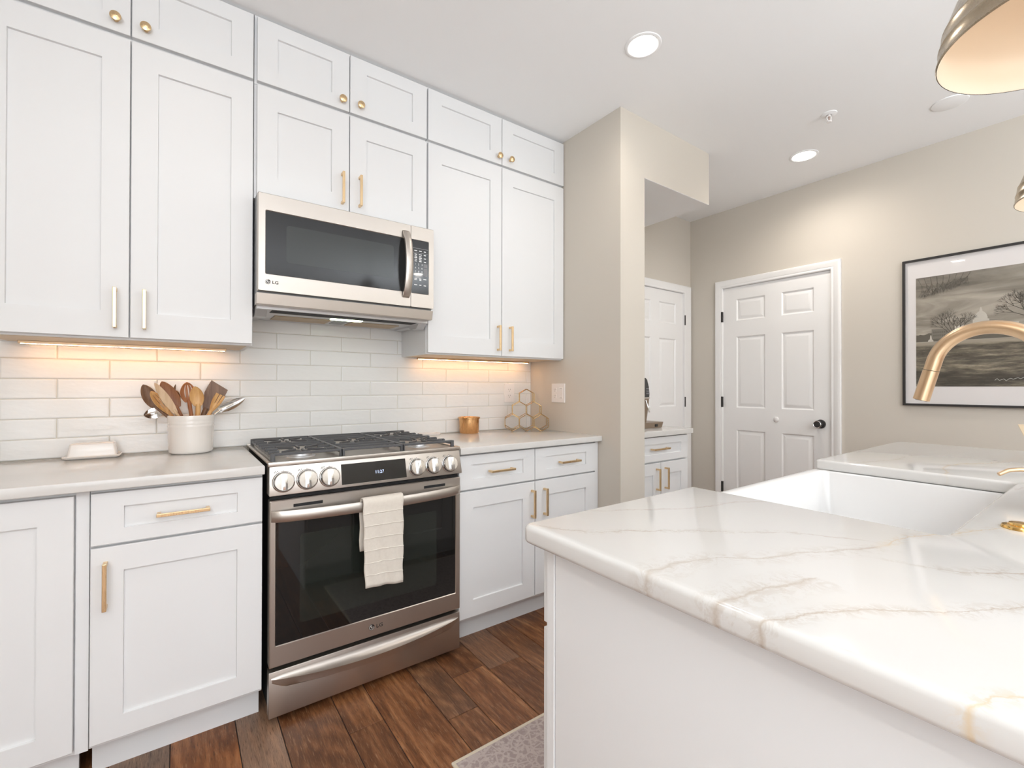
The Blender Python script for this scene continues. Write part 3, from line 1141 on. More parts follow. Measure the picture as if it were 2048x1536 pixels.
def lg_mark(parent, a, z, P, r, textcol, ring):
    mb = MB()
    mb.prism([(a + r * math.cos(2 * math.pi * k / 28), z + r * math.sin(2 * math.pi * k / 28)) for k in range(28)], -.0012, 0.0, P)
    e = mb.build('emblem', M_logo, parent)
    mb = MB()

    def arc(r0, r1, d0, d1, n=22):
        o = [(a + r0 * math.cos(R(d0 + (d1 - d0) * k / n)), z + r0 * math.sin(R(d0 + (d1 - d0) * k / n))) for k in range(n + 1)]
        i_ = [(a + r1 * math.cos(R(d1 + (d0 - d1) * k / n)), z + r1 * math.sin(R(d1 + (d0 - d1) * k / n))) for k in range(n + 1)]
        mb.prism(o + i_, -.0017, -.0011, P)
    arc(r * .86, r * .73, 85, 360)
    mb.prism([(a + r * .30, z - .06 * r), (a + r * .86, z - .06 * r), (a + r * .86, z + .07 * r), (a + r * .30, z + .07 * r)], -.0017, -.0011, P)
    mb.prism([(a - .08 * r, z + .45 * r), (a + .06 * r, z + .45 * r), (a + .06 * r, z - .30 * r), (a + .30 * r, z - .30 * r), (a + .30 * r, z - .43 * r), (a - .08 * r, z - .43 * r)], -.0017, -.0011, P)
    arc(r * .001, r * .14, 0, 359, 12)
    bmesh.ops.translate(mb.bm, verts=mb.bm.verts[-26:], vec=Vector(P(a - .42 * r, 0, z + .36 * r)) - Vector(P(a, 0, z)))
    mb.build('emblem_face', M_logolight, e)
    mb = MB()
    text_mb(mb, 'LG', r * 1.75, lambda x, d, y: P(a + r * 1.55 + x * 1.12, -d * 2.5, z - r * .62 + y), bold=.0003)
    mb.build('lettering', textcol, parent)


lg_mark(odoor, .617, .240, PR, .0115, M_logo, True)
# sloping control panel
cpz0, cpz1 = .806, .907
ypb, ypt = yf - .010, yf + .006
slope = (ypt - ypb) / (cpz1 - cpz0)
PC = lambda a, d, z: (a, ypb + slope * (z - cpz0) + d, z)
mb = MB()
mb.prism([(rx0 - .004, cpz0), (rx1 + .004, cpz0), (rx1 - .002, cpz1), (rx0 - .002, cpz1)], 0, .06, PC, .002)
cp = mb.build('control_panel', M_steel, G, smooth=30)
mb = MB()
mb.box(rx0 + .002, rx1 - .002, yf + .02, yf + .05, oz1 + .001, cpz0 + .002)
mb.build('panel_gap', M_dark, G)
mb = MB()
mb.prism([(.4985, .8165), (.7585, .8165), (.7555, .8925), (.4975, .8925)], -.001, .002, PC, .0006)
disp = mb.build('display', M_glassblk, cp)
mb = MB()
text_mb(mb, '11:27', .0165, lambda x, d, y: PC(.627 + x, -.0011 - d, .846 + y))
mb.build('clock_digits', M_digit, disp)
mk = Matrix.Rotation(R(90) - math.atan(slope), 4, 'X')
for kx in (.299, .377, .455, .805, .881, .958):
    mb = MB()
    ctr = PC(kx, 0, .852)
    mb.lathe([(.0375, 0), (.0375, .003), (.0355, .006), (.034, .0065)], ctr, mk, n=36)
    kb = mb.build('knob_bezel', M_chrome, cp, smooth=40)
    mb = MB()
    mb.lathe([(.0325, .003), (.0325, .010), (.0310, .011), (.0300, .012)], ctr, mk, n=36)
    mb.build('knob_skirt', M_black, kb, smooth=40)
    mb = MB()
    mb.lathe([(.0320, .006), (.0315, .018), (.0300, .0205), (.0, .0212)], ctr, mk, n=36)
    mt = Matrix.Translation(ctr) @ mk
    mb.box(-.0078, .0078, -.0285, .0285, .018, .036, .0025, 2, M=mt)
    kk = mb.build('knob_dial', M_chrome, kb, smooth=40)
    mb = MB()
    mb.prism([(kx - .0012, .8895), (kx + .0012, .8895), (kx + .0012, .8915), (kx - .0012, .8915)], -.0004, .001, PC)
    for (ox, oz) in ((-.030, .8845), (-.025, .8845), (-.0275, .8885), (-.0205, .8885)):
        mb.prism([(kx + ox, oz), (kx + ox + .0035, oz), (kx + ox + .0035, oz + .0025), (kx + ox, oz + .0025)], -.0004, .001, PC)
    mb.build('knob_print', M_logo, cp)
# cooktop
mb = MB()
mb.box(rx0 - .006, rx1 + .001, yf + .002, yf + .020, .9075, .9225, .002)
mb.box(rx0 - .006, rx0 + .008, yf + .010, 2.425, .9145, .9225, .0015)
mb.box(rx1 - .013, rx1 + .001, yf + .010, 2.425, .9145, .9225, .0015)
mb.box(rx0 - .006, rx1 + .001, 2.412, 2.428, .9075, .925, .0015)
mb.box(rx0 + .006, rx1 - .011, yf + .018, 2.413, .900, .9165)
top = mb.build('cooktop', M_steel, G, smooth=30)
burn = [(.385, 1.945, .040), (.385, 2.275, .034), (.635, 2.10, .046), (.885, 1.945, .034), (.885, 2.275, .042)]
for bx, by, br in burn:
    mb = MB()
    mb.lathe([(br + .016, .916), (br + .014, .920), (br + .002, .921), (br, .929), (br - .006, .930)], (bx, by, 0), n=32)
    b_ = mb.build('burner', M_alu, top, smooth=40)
    mb = MB()
    mb.lathe([(br - .002, .9295), (br - .001, .934), (br - .005, .937), (0, .9375)], (bx, by, 0), n=32)
    mb.build('burner_cap', M_iron, b_, smooth=40)
gz0, gz1 = .9395, .949
for gx0, gx1, side in ((rx0 + .012, .5085, -1), (.5125, .7585, 0), (.7625, rx1 - .018, 1)):
    mb = MB()
    bs = [b for b in burn if gx0 < b[0] < gx1]
    ya, yb_ = yf + .040, 2.395
    n = 8
    for k in range(n):
        y = ya + (yb_ - ya) * k / (n - 1)
        segs = [(gx0, gx1)]
        for bx, by, br in bs:
            dy = abs(y - by)
            if dy < .082 and k not in (0, n - 1):
                c = math.sqrt(.082 ** 2 - dy ** 2) + .006
                segs = [(gx0, bx - c), (bx + c, gx1)]
        for a, b in segs:
            mb.box(a, b, y - .0042, y + .0042, gz0, gz1, .0018, 1)
        # outer ends turn down to the cooktop
        if side <= 0:
            mb.box(gx0 - .003, gx0 + .009, y - .0055, y + .0055, .9175 if k in (0, n - 1) else .928, gz1 - .002, .002, 1)
        if side >= 0:
            mb.box(gx1 - .009, gx1 + .003, y - .0055, y + .0055, .9175 if k in (0, n - 1) else .928, gz1 - .002, .002, 1)
    for gx in (gx0, gx1):
        mb.box(gx - .0035, gx + .0055 if gx == gx0 else gx + .0035, ya, yb_, .930 if (side == -1 and gx == gx0) or (side == 1 and gx == gx1) else .932, .9385 if (side == -1 and gx == gx0) or (side == 1 and gx == gx1) else gz1 - .001, .0015, 1)
        for y in (ya, yb_):
            mb.box(gx - .006, gx + .006, y - .006, y + .006, .9168, gz1 - .001, .002, 1)
    for bx, by, br in bs:
        for sx in (-1, 1):
            for sy in (-1, 1):
                mm = Matrix.Translation((bx + sx * .050, by + sy * .050, (gz0 + gz1) / 2 + .001)) @ Matrix.Rotation(math.atan2(sy, sx), 4, 'Z')
                mb.box(-.040, .040, -.004, .004, -.0045, .0055, .002, 1, M=mm)
        for sy in (-1, 1):
            mb.box(bx - .004, bx + .004, by + min(sy * .030, sy * .088), by + max(sy * .030, sy * .088), gz0 + .001, gz1 + .001, .002, 1)
    mb.build('grate', M_iron, G, smooth=35)

# tea towel folded over the oven handle
tw = thing('tea_towel', 'cream ribbed tea towel hanging over the oven handle', 'towel', (.637, 1.733, .42))
px0, px1 = .5575, .7155
path = []
ph = yf - .0615
path += [(ph + .026, .560 + q * .0225) for q in range(9)]
path += [(ph + .023, .752), (ph + .017, .7600), (ph + .008, .7645), (ph - .002, .7630), (ph - .0085, .7565)]
path += [(ph - .0105, .745 - q * .0116) for q in range(28)]


def towel_pt(i, s):
    y, z = path[i]
    x = px0 + (px1 - px0) * s
    dn = max(0.0, (.755 - z) / .33) if i >= 13 else 0.0
    y += (-.004 * dn * math.sin(s * 7.0 + 1.0) - .003 * dn * math.sin(s * 15 + z * 20)) if i >= 13 else 0
    x += .006 * dn * (1 - s) - .003 * dn * s + .0015 * math.sin(z * 60)
    return (x, y - .003 * dn, z - .012 * dn * s * 0.6 - .006 * (s - .5) * dn)


mb = MB()
mb.grid([[towel_pt(i, j / 24) for j in range(25)] for i in range(len(path))])
tl = mb.build('cloth', M_towel, tw, smooth=80)
md = tl.modifiers.new('thickness', 'SOLIDIFY')
md.thickness = .0045
md.offset = 1.0
# woven ribs
mb = MB()
for i in (17, 21, 25, 29, 33, 37):
    pts = [Vector(towel_pt(i, j / 24)) + Vector((0, -.0052, .0006 * math.sin(j + i))) for j in range(25)]
    mb.tube(pts, .0015, 6)
mb.build('rib', M_towelrib, tl, smooth=60)

# ------------------------------------------------------------------ microwave
mwx0, mwx1, ym = .2435, .9965, 2.020
PM = PY(ym)
MW = thing('microwave', 'stainless over-the-range microwave with dark window and bowed handle', 'microwave', (.62, 2.2, 1.50))
mb = MB()
mb.box(mwx0, mwx1, ym + .030, Yw - .006, 1.517, 1.954, .002, 1)
mb.build('body', M_greyplastic, MW)
mwz0, mwz1 = 1.565, 1.951
mb = MB()


def rm(a0, a1, z0, z1, d, rad=.004):
    return [PM(a, d, z) for a, z in rounded([(a0, z0, rad), (a1, z0, rad), (a1, z1, rad), (a0, z1, rad)], 4)]


wxa, wxb, wza, wzb = .271, .860, 1.633, 1.882
spx = .8775
mb.rings([rm(mwx0, spx - .001, mwz0, mwz1, .032), rm(mwx0, spx - .001, mwz0, mwz1, .006), rm(mwx0 + .002, spx - .001, mwz0 + .001, mwz1 - .004, .0),
          rm(wxa - .002, wxb + .002, wza - .002, wzb + .002, .0, .005), rm(wxa, wxb, wza, wzb, .003, .005), rm(wxa + .001, wxb - .001, wza + .001, wzb - .001, .005, .005)], cap1=False)
md_ = mb.build('door', M_steel, MW, smooth=30)
mb = MB()
mb.rings([rm(wxa, wxb, wza, wzb, .0035, .005), rm(wxa, wxb, wza, wzb, .006, .005)])
wn = mb.build('window', M_mwglass, md_)
mb = MB()
mb.rings([rm(.345, .795, 1.688, 1.838, .0031, .012), rm(.345, .795, 1.688, 1.838, .0036, .012)])
mb.build('window_screen', mat('screen_mesh', (0.036, 0.040, 0.038), 0.13, spec=0.4), wn)
lg_mark(md_, .279, 1.601, PM, .0095, M_logo, True)
# bowed handle
rings = []
for k in range(33):
    s = k / 32
    z = 1.605 + (1.917 - 1.605) * s
    u = 1 - (2 * s - 1) ** 2
    p_ = .004 + .046 * u ** .7
    x = .852
    th = .003 + .011 * min(1, u * 4)
    w_ = .0165
    rings.append([PM(x - w_, -p_ + th, z), PM(x - w_, -p_ + .002, z), PM(x - w_ * .7, -p_ - .001, z), PM(x, -p_ - .003, z), PM(x + w_ * .7, -p_ - .001, z), PM(x + w_, -p_ + .002, z), PM(x + w_, -p_ + th, z)])
mb = MB()
mb.rings(rings)
mb.build('handle', M_steel, md_, smooth=50)
# control side
mb = MB()
cx0, cx1, cz0, cz1 = .8800, .9690, 1.632, 1.884
mb.rings([rm(spx + .001, mwx1, mwz0, mwz1, .032), rm(spx + .001, mwx1, mwz0, mwz1, .006), rm(spx + .001, mwx1 - .002, mwz0 + .001, mwz1 - .004, .0),
          rm(cx0 - .0005, cx1 + .0025, cz0 - .0025, cz1 + .002, .0), rm(cx0, cx1, cz0, cz1, .002), rm(cx0 + .001, cx1 - .001, cz0 + .001, cz1 - .001, .003)], cap1=False)
cs = mb.build('control_side', M_steel, MW, smooth=30)
mb = MB()
mb.rings([rm(cx0, cx1, cz0, cz1, .0012), rm(cx0, cx1, cz0, cz1, .004)])
kp = mb.build('keypad', M_glassblk, cs)
mb = MB()


def key_text(s, a, z, size):
    text_mb(mb, s, size, lambda x, d, y: PM(a + x, .0012 - d, z + y), align='CENTER')


keys = [('1', .901, 1.766), ('2', .917, 1.766), ('3', .934, 1.766), ('4', .901, 1.749), ('5', .917, 1.749), ('6', .934, 1.749),
        ('7', .901, 1.732), ('8', .917, 1.732), ('9', .934, 1.732), ('0', .917, 1.716)]
for s, a, z in keys:
    key_text(s, a, z, .0115)
mb.build('number_lettering', M_key, kp)
mb = MB()
# the small worded keys are only legible as short pale bars
for zrow_, n_ in ((1.832, 3), (1.815, 3), (1.806, 2), (1.799, 3), (1.791, 2), (1.783, 3), (1.7, 3), (1.694, 2), (1.670, 3)):
    for k in range(n_):
        a = .902 + k * .0235
        hw = random.uniform(.005, .008)
        mb.prism([(a - hw, zrow_), (a + hw, zrow_), (a + hw, zrow_ + .0038), (a - hw, zrow_ + .0038)], .0009, .0013, PM)
mb.prism([(.886, 1.8455), (.964, 1.8455), (.964, 1.846), (.886, 1.846)], .0009, .0013, PM)
mb.prism([(.886, 1.824), (.964, 1.824), (.964, 1.8245), (.886, 1.8245)], .0009, .0013, PM)
mb.build('key_lettering', M_key, kp)
mb = MB()
for z in (1.757, 1.735, 1.716):
    mb.prism([(.943, z), (.961, z), (.961, z + .019), (.943, z + .019)], .0008, .0014, PM)
mb.build('key_block', M_keygrey, kp)
# lower bar and the vent underside
mb = MB()
mb.prism([(ym + .012, 1.513), (ym + .003, 1.5565), (ym + .06, 1.5565), (ym + .06, 1.513)], mwx0 - .003, mwx1 - .003, lambda a, d, z: (d, a, z), .0015)
mb.build('lower_bar', M_steel, MW)
mb = MB()
mb.box(mwx0 + .004, mwx1 - .004, ym + .06, Yw - .008, 1.500, 1.5165, .002, 1)
mb.prism([(ym + .064, 1.512), (ym + .11, 1.476), (ym + .16, 1.476), (ym + .20, 1.490), (Yw - .03, 1.492), (Yw - .02, 1.512)], mwx0 + .002, mwx0 + .045, lambda a, d, z: (d, a, z), .002)
mb.prism([(ym + .064, 1.512), (ym + .11, 1.476), (ym + .16, 1.476), (ym + .20, 1.490), (Yw - .03, 1.492), (Yw - .02, 1.512)], mwx1 - .045, mwx1 - .002, lambda a, d, z: (d, a, z), .002)
un = mb.build('underside', M_alu, MW)
mb = MB()
mb.box(mwx0 + .06, mwx1 - .06, ym + .066, ym + .135, 1.4985, 1.5005)
mb.build('front_recess', M_dark, un)
for a, b in ((.335, .575), (.668, .905)):
    mb = MB()
    mb.box(a, b, ym + .21, ym + .345, 1.4965, 1.5003, .001, 1)
    mb.build('grease_filter', M_filter, un)
mb = MB()
mb.box(.592, .650, ym + .23, ym + .33, 1.4965, 1.5003, .001, 1)
mb.build('vent_cover', M_greyplastic, un)
mb = MB()
mb.box(.56, .70, ym + .145, ym + .185, 1.496, 1.5003, .001, 1)
mb.build('task_light', M_hoodlamp, un)

# ------------------------------------------------------------------ things on the left counter
r = thing('utensil_crock', 'cream stoneware crock holding wooden spoons, left of the range', 'crock', (.040, 2.335, zc))
mb = MB()
cr_ = .082
prof = [(0, .0), (.066, .0), (.074, .003), (.0765, .010), (.0785, .05), (.0800, .108), (.0812, .112), (.0800, .116), (.0802, .121), (.0814, .125), (.0803, .129), (.0812, .136), (.0816, .150), (.0805, .155), (.0785, .156), (.0765, .154), (.0750, .120), (.0735, .02), (.06, .012), (0, .012)]
mb.lathe(prof, (.040, 2.335, zc), n=64)
mb.build('crock_body', M_ceramic, r, smooth=50)

UT = 'utensils in the crock'


def utensil(name, label, tip, neck, width, material, kind='spoon', foot=None, cup=.008, hr=.0055, thick=.0035, slots=0, mh=None):
    """tip and neck are points at the ends of the head; the handle runs from the neck down into the crock"""
    tip, neck = Vector(tip), Vector(neck)
    foot = Vector(foot) if foot else Vector((.040 + (.040 - neck.x) * .35, 2.335 + (2.335 - neck.y) * .4, zc + .018))
    r = thing(name, label, 'utensil', tuple(foot), UT)
    ax = (tip - neck)
    L = ax.length
    ax.normalize()
    view = Vector((0, -1, .12)).normalized()
    side = ax.cross(view).normalized()
    nrm = side.cross(ax).normalized()
    mb = MB()
    n, m = 20, 12
    P = []
    for i in range(n + 1):
        s = i / n
        if kind == 'spoon':
            w = math.sin(math.pi * min(1, max(0.02, s * .94 + .06)) ** 1.15) ** .55 if s > 0 else .22
            w = max(w, .2 if s < .5 else .04)
        elif kind == 'oval':
            w = max(math.sin(math.pi * (s * .9 + .1)) ** .6, .03)
        elif kind == 'paddle':
            w = .22 + .78 * min(1, s * 1.8) ** .8 if s < .93 else .98
        elif kind == 'fork':
            w = .3 + .7 * math.sin(min(1, s * 1.25) * math.pi / 2)
        row = []
        for j in range(m + 1):
            q = 2 * j / m - 1
            dep = cup * (1 - q * q) * math.sin(math.pi * min(1, s * .95 + .03))
            ss = s
            if kind == 'paddle':
                ss = s * (1 - .10 * (q * .5 + .5))
            row.append(neck + ax * (L * ss) + side * (width / 2 * w * q) - nrm * dep)
        P.append(row)
    if slots:
        V = [[mb.bm.verts.new(p) for p in row] for row in P]
        for i in range(n):
            for j in range(m):
                if 5 + (kind == 'fork') * 5 <= i <= (16 if kind != 'fork' else n) and j in {1: (6,), 2: (4, 8), 3: (3, 6, 9)}[slots]:
                    continue
                mb.bm.faces.new((V[i][j], V[i][j + 1], V[i + 1][j + 1], V[i + 1][j]))
        bmesh.ops.recalc_face_normals(mb.bm, faces=mb.bm.faces)
        bmesh.ops.solidify(mb.bm, geom=list(mb.bm.faces), thickness=thick)
    else:
        mb.grid(P, thick)
    mb.build('head', material, r, smooth=50)
    mb = MB()
    p0 = neck + ax * (L * .10)
    mid = (neck + foot) / 2
    mb.tube([p0, neck, mid, foot], [hr * 1.0, hr * 1.15, hr, hr], 12)
    mb.build('handle', mh or material, r, smooth=50)
    return r


utensil('cooking_spoon', 'dark oval wooden spoon leaning furthest left out of the crock', (-.120, 2.365, 1.196), (-.078, 2.36, 1.104), .050, W_dark, 'oval', foot=(.085, 2.35, .935))
utensil('ladle', 'steel ladle hanging low over the left rim of the crock', (-.118, 2.375, 1.070), (-.056, 2.365, 1.088), .046, M_chrome, 'oval', cup=.02, foot=(.088, 2.34, .940), hr=.0035, thick=.0015)
utensil('slotted_fork', 'honey-coloured slotted wooden fork behind the pale spatula', (-.094, 2.325, 1.169), (-.034, 2.33, 1.080), .036, W_light, 'spoon', slots=2, foot=(.075, 2.34, .93))
utensil('cooking_spoon', 'round reddish-brown wooden spoon behind the pale spatula', (-.060, 2.35, 1.209), (-.008, 2.35, 1.100), .056, W_mid, 'oval', foot=(.065, 2.35, .93))
utensil('spatula', 'long narrow pale wooden spatula at the front left of the crock', (-.081, 2.295, 1.203), (-.012, 2.293, 1.082), .030, W_pale, 'oval', cup=.001, foot=(.075, 2.325, .93))
utensil('skewer_tongs', 'thin dark utensil tip standing between the spoons', (-.014, 2.38, 1.197), (-.026, 2.378, 1.140), .010, W_dark, 'oval', cup=.002, foot=(.03, 2.35, .93), hr=.004)
utensil('serving_spoon', 'small shiny brass spoon between two wooden spoons', (-.010, 2.372, 1.172), (-.008, 2.37, 1.112), .024, M_champagne, 'oval', foot=(.03, 2.34, .93), hr=.003, thick=.0015)
utensil('slotted_spoon', 'orange-red slotted wooden spoon with three slots', (.024, 2.365, 1.207), (.033, 2.36, 1.122), .056, W_red, 'oval', slots=3, foot=(.058, 2.35, .93), hr=.0065)
utensil('cooking_spoon', 'round honey-coloured wooden spoon at the front centre of the crock', (.051, 2.285, 1.189), (.062, 2.288, 1.108), .050, W_light, 'oval', foot=(.055, 2.31, .93), hr=.008)
utensil('turner', 'broad dark wooden turner with a slanted top', (.143, 2.345, 1.200), (.088, 2.345, 1.085), .074, W_dark, 'paddle', cup=.002, foot=(.035, 2.345, .93), hr=.009)
utensil('fork_spoon', 'small honey-coloured toothed spoon in front of the dark turner', (.142, 2.305, 1.154), (.105, 2.303, 1.082), .038, W_light, 'fork', slots=2, foot=(.045, 2.33, .93), hr=.0065)
utensil('steel_spoon', 'steel serving spoon leaning far right out of the crock', (.238, 2.372, 1.137), (.140, 2.365, 1.083), .040, M_chrome, 'oval', slots=1, foot=(-.01, 2.33, .94), hr=.0035, thick=.0015)

r = thing('butter_dish', 'white lidded butter dish on the left counter against the tiles', 'dish', (-.268, 2.375, zc))
mb = MB()


def rring(x0, x1, y0, y1, z, rad):
    return [(x, y, z) for x, y in rounded([(x0, y0, rad), (x1, y0, rad), (x1, y1, rad), (x0, y1, rad)], 5)]


bx0, bx1, by0, by1 = -.352, -.184, 2.325, 2.426
mb.rings([rring(bx0 + .012, bx1 - .012, by0 + .012, by1 - .012, zc, .01), rring(bx0 + .002, bx1 - .002, by0 + .002, by1 - .002, zc + .006, .012), rring(bx0, bx1, by0, by1, zc + .011, .012),
          rring(bx0 + .003, bx1 - .003, by0 + .003, by1 - .003, zc + .013, .012), rring(bx0 + .010, bx1 - .010, by0 + .010, by1 - .010, zc + .009, .010)])
mb.build('base_plate', M_butter, r, smooth=50)
mb = MB()
lx0, lx1, ly0, ly1 = bx0 + .013, bx1 - .013, by0 + .013, by1 - .013
mb.rings([rring(lx0, lx1, ly0, ly1, zc + .010, .008), rring(lx0 + .006, lx1 - .006, ly0 + .005, ly1 - .005, zc + .052, .009), rring(lx0 + .009, lx1 - .009, ly0 + .008, ly1 - .008, zc + .058, .009), rring(lx0 + .016, lx1 - .016, ly0 + .015, ly1 - .015, zc + .0595, .008)])
mb.build('lid', M_butter, r, smooth=50)

# ------------------------------------------------------------------ things on the right counter
r = thing('copper_bowl', 'small round copper pot on the counter right of the range', 'pot', (1.397, 2.360, zc))
mb = MB()
mb.lathe([(0, .0), (.054, .0), (.0575, .004), (.0600, .080), (.0605, .084), (.0655, .0865), (.0660, .0925), (.0645, .0945), (.0615, .0925), (.0585, .086), (.0560, .01), (0, .006)], (1.397, 2.360, zc), n=56)
mb.build('pot_body', M_copper, r, smooth=40)

r = thing('spoon_rest', 'shallow white dish on the counter behind the right end of the range', 'dish', (1.16, 2.395, zc))
mb = MB()
mb.rings([rring(1.10, 1.21, 2.362, 2.428, zc, .012), rring(1.094, 1.216, 2.356, 2.432, zc + .010, .016), rring(1.097, 1.213, 2.359, 2.429, zc + .0105, .014), rring(1.104, 1.206, 2.366, 2.424, zc + .003, .010)])
mb.build('dish_body', M_butter, r, smooth=50)

# wire wine rack of six hexagons
r = thing('wine_rack', 'gold wire wine rack of six stacked hexagons in the counter corner', 'rack', (1.755, 2.265, zc))
ang = math.atan2(-.107, .152)
fx = Vector((math.cos(ang), math.sin(ang), 0))
fy = Vector((-fx.y, fx.x, 0))
org = Vector((1.730, 2.228, zc + .002))
hw = .0895
Rh = hw / math.sqrt(3)
cent = []
for row_, n_ in ((0, 3), (1, 2), (2, 1)):
    for k in range(n_):
        cent.append(((k - (n_ - 1) / 2) * hw, Rh + row_ * Rh * 1.5))
dp = .14
segs = set()
for cx, cz_ in cent:
    vs_ = [(round(cx + Rh * math.cos(R(90 + 60 * k)), 5), round(cz_ + Rh * math.sin(R(90 + 60 * k)), 5)) for k in range(6)]
    for k in range(6):
        a, b = vs_[k], vs_[(k + 1) % 6]
        segs.add(tuple(sorted((a, b))))
W3 = lambda a, d, z: org + fx * a + fy * d + Vector((0, 0, z))
mbf, mbb, mbl = MB(), MB(), MB()
for a, b in sorted(segs):
    mbf.tube([W3(a[0], 0, a[1]), W3(b[0], 0, b[1])], .0019, 6)
    mbb.tube([W3(a[0], dp, a[1]), W3(b[0], dp, b[1])], .0019, 6)
    for k in range(5):
        s = (k + .5) / 5
        x, z = a[0] + (b[0] - a[0]) * s, a[1] + (b[1] - a[1]) * s
        mbl.tube([W3(x, 0, z), W3(x, dp, z)], .0014, 5)
M_goldwire = mat('gold_wire', (0.56, 0.37, 0.15), 0.25, metal=1.0)
mbf.build('front_frame', M_goldwire, r, smooth=60)
mbb.build('back_frame', M_goldwire, r, smooth=60)
mbl.build('cross_wires', M_goldwire, r, smooth=60)


def outlet(name, label, P, w, h, gangs):
    r = thing(name, label, 'outlet', P(0, 0, 0))
    mb = MB()
    mb.prism([(-w / 2, -h / 2), (w / 2, -h / 2), (w / 2, h / 2), (-w / 2, h / 2)], -.005, 0, P, .0015)
    pl = mb.build('plate', M_plate, r)
    for kind, a in gangs:
        if kind == 'duplex':
            for z in (.0195, -.0195):
                mb = MB()
                mb.prism(rounded([(a - .0165, z - .0135, .006), (a + .0165, z - .0135, .006), (a + .0165, z + .0135, .006), (a - .0165, z + .0135, .006)], 4), -.0062, -.004, P)
                so = mb.build('socket', M_plate, pl)
                mb = MB()
                for dx in (-.0065, .0065):
                    mb.prism([(a + dx - .0011, z), (a + dx + .0011, z), (a + dx + .0011, z + .008), (a + dx - .0011, z + .008)], -.0065, -.0060, P)
                mb.prism([(a + .0025 * math.cos(2 * math.pi * k / 10), z - .007 + .0025 * math.sin(2 * math.pi * k / 10)) for k in range(10)], -.0065, -.0060, P)
                mb.build('slot', M_slot, pl)
        else:
            mb = MB()
            mb.prism([(a - .0165, -.034), (a + .0165, -.034), (a + .0165, .034), (a - .0165, .034)], -.0066, -.004, P, .0008)
            mb.build('rocker', M_plate, pl)
            mb = MB()
            for z in (.030, -.030):
                mb.prism([(a - .009, z), (a + .009, z), (a + .009, z + .0016), (a - .009, z + .0016)], -.0069, -.0064, P)
            mb.build('slider_mark', M_slot, pl)


outlet('outlet', 'white duplex outlet on the tiles behind the hexagon rack', lambda a, d, z: (1.741 + a, Yw - .0006 + d, 1.148 + z), .080, .122, [('duplex', 0)])
outlet('outlet', 'white double plate with outlet and switch on the pillar side', lambda a, d, z: (Xp + d, 2.155 - a, 1.150 + z), .122, .118, [('duplex', -.028), ('rocker', .028)])

# ------------------------------------------------------------------ island
Xi, Yi, Xl, Xr, Ysb, Xie, Yie = .558, .738, 1.157, 1.964, .218, 2.971, -.42
ipoly = rounded([(Xi, Yie, .02), (Xi, Yi, .022), (Xl, Yi, .014), (Xl, Ysb, .02), (Xr, Ysb, .02), (Xr, Yi, .014), (Xie, Yi, .02), (Xie, Yie, .02)], 6)
slab(ipoly, .878, zc, .009, 'countertop', 'large white quartz island countertop with grey-gold veins, around the sink')

ybk = -.16
GI = 'island base cabinets'
PI = lambda a, d, z: (a, .722 - d, z)
for x0, x1, kind, lab in ((.602, 1.128, 'dd', 'white island base cabinet at the near end, left of the sink'),
                          (1.130, 1.992, 'sink', 'white island base cabinet under the apron sink'),
                          (1.994, 2.935, 'dd', 'white island base cabinet at the far end, beyond the sink')):
    r = thing('island_cabinet', lab, 'cabinet', ((x0 + x1) / 2, .28, 0), GI)
    mb = MB()
    if kind == 'sink':
        mb.box(x0, x1, ybk, .700, .115, .620, .0008, 1)
        mb.box(x0, x1, ybk, .19, .620, .8775, .0008, 1)
    else:
        mb.box(x0, x1, ybk, .700, .115, .8775, .0008, 1)
    mb.build('body', M_cab, r)
    mb = MB()
    mb.box(x0, x1, .600, .620, 0, .115)
    mb.box(x0, x1, ybk + .02, ybk + .04, 0, .115)
    mb.build('toe_kick', M_cab, r)
    if kind == 'dd':
        mb = MB()
        shaker(mb, x0 + .003, x1 - .003, .712, .868, PI, rt=.044)
        d = mb.build('drawer', M_cab, r)
        bar_handle((x0 + x1) / 2, .79, PI, d, True)
        mb = MB()
        shaker(mb, x0 + .003, x1 - .003, zb0, .700, PI)
        d = mb.build('door', M_cab, r)
        bar_handle(x1 - .04, .60, PI, d)
    else:
        xm = (x0 + x1) / 2
        for a, b, h in ((x0 + .003, xm - .002, xm - .04), (xm + .002, x1 - .003, xm + .04)):
            mb = MB()
            shaker(mb, a, b, zb0, .612, PI)
            d = mb.build('door', M_cab, r)
            bar_handle(h, .53, PI, d)
# finished end panel facing the camera, with its corner post
r = thing('end_panel', 'plain white panel closing the near end of the island', 'panel', (.598, .26, 0))
mb = MB()
mb.box(.5955, .6015, ybk - .002, .676, 0, .8775, .0008, 1)
mb.build('panel_board', M_cab, r)
mb = MB()
mb.box(.594, .6015, .6775, .700, 0, .8775, .0012, 1)
mb.build('corner_post', M_cab, r)

# apron sink
r = thing('apron_sink', 'white fireclay apron-front sink set into the island countertop', 'sink', ((Xl + Xr) / 2, .48, .63))
sx0, sx1, sy0, sy1 = Xl - .016, Xr + .016, Ysb - .018, .746
zt_ = .8770


def sr(x0, x1, y0, y1, z, rad):
    return [(x, y, z) for x, y in rounded([(x0, y0, rad), (x1, y0, rad), (x1, y1, rad), (x0, y1, rad)], 8)]


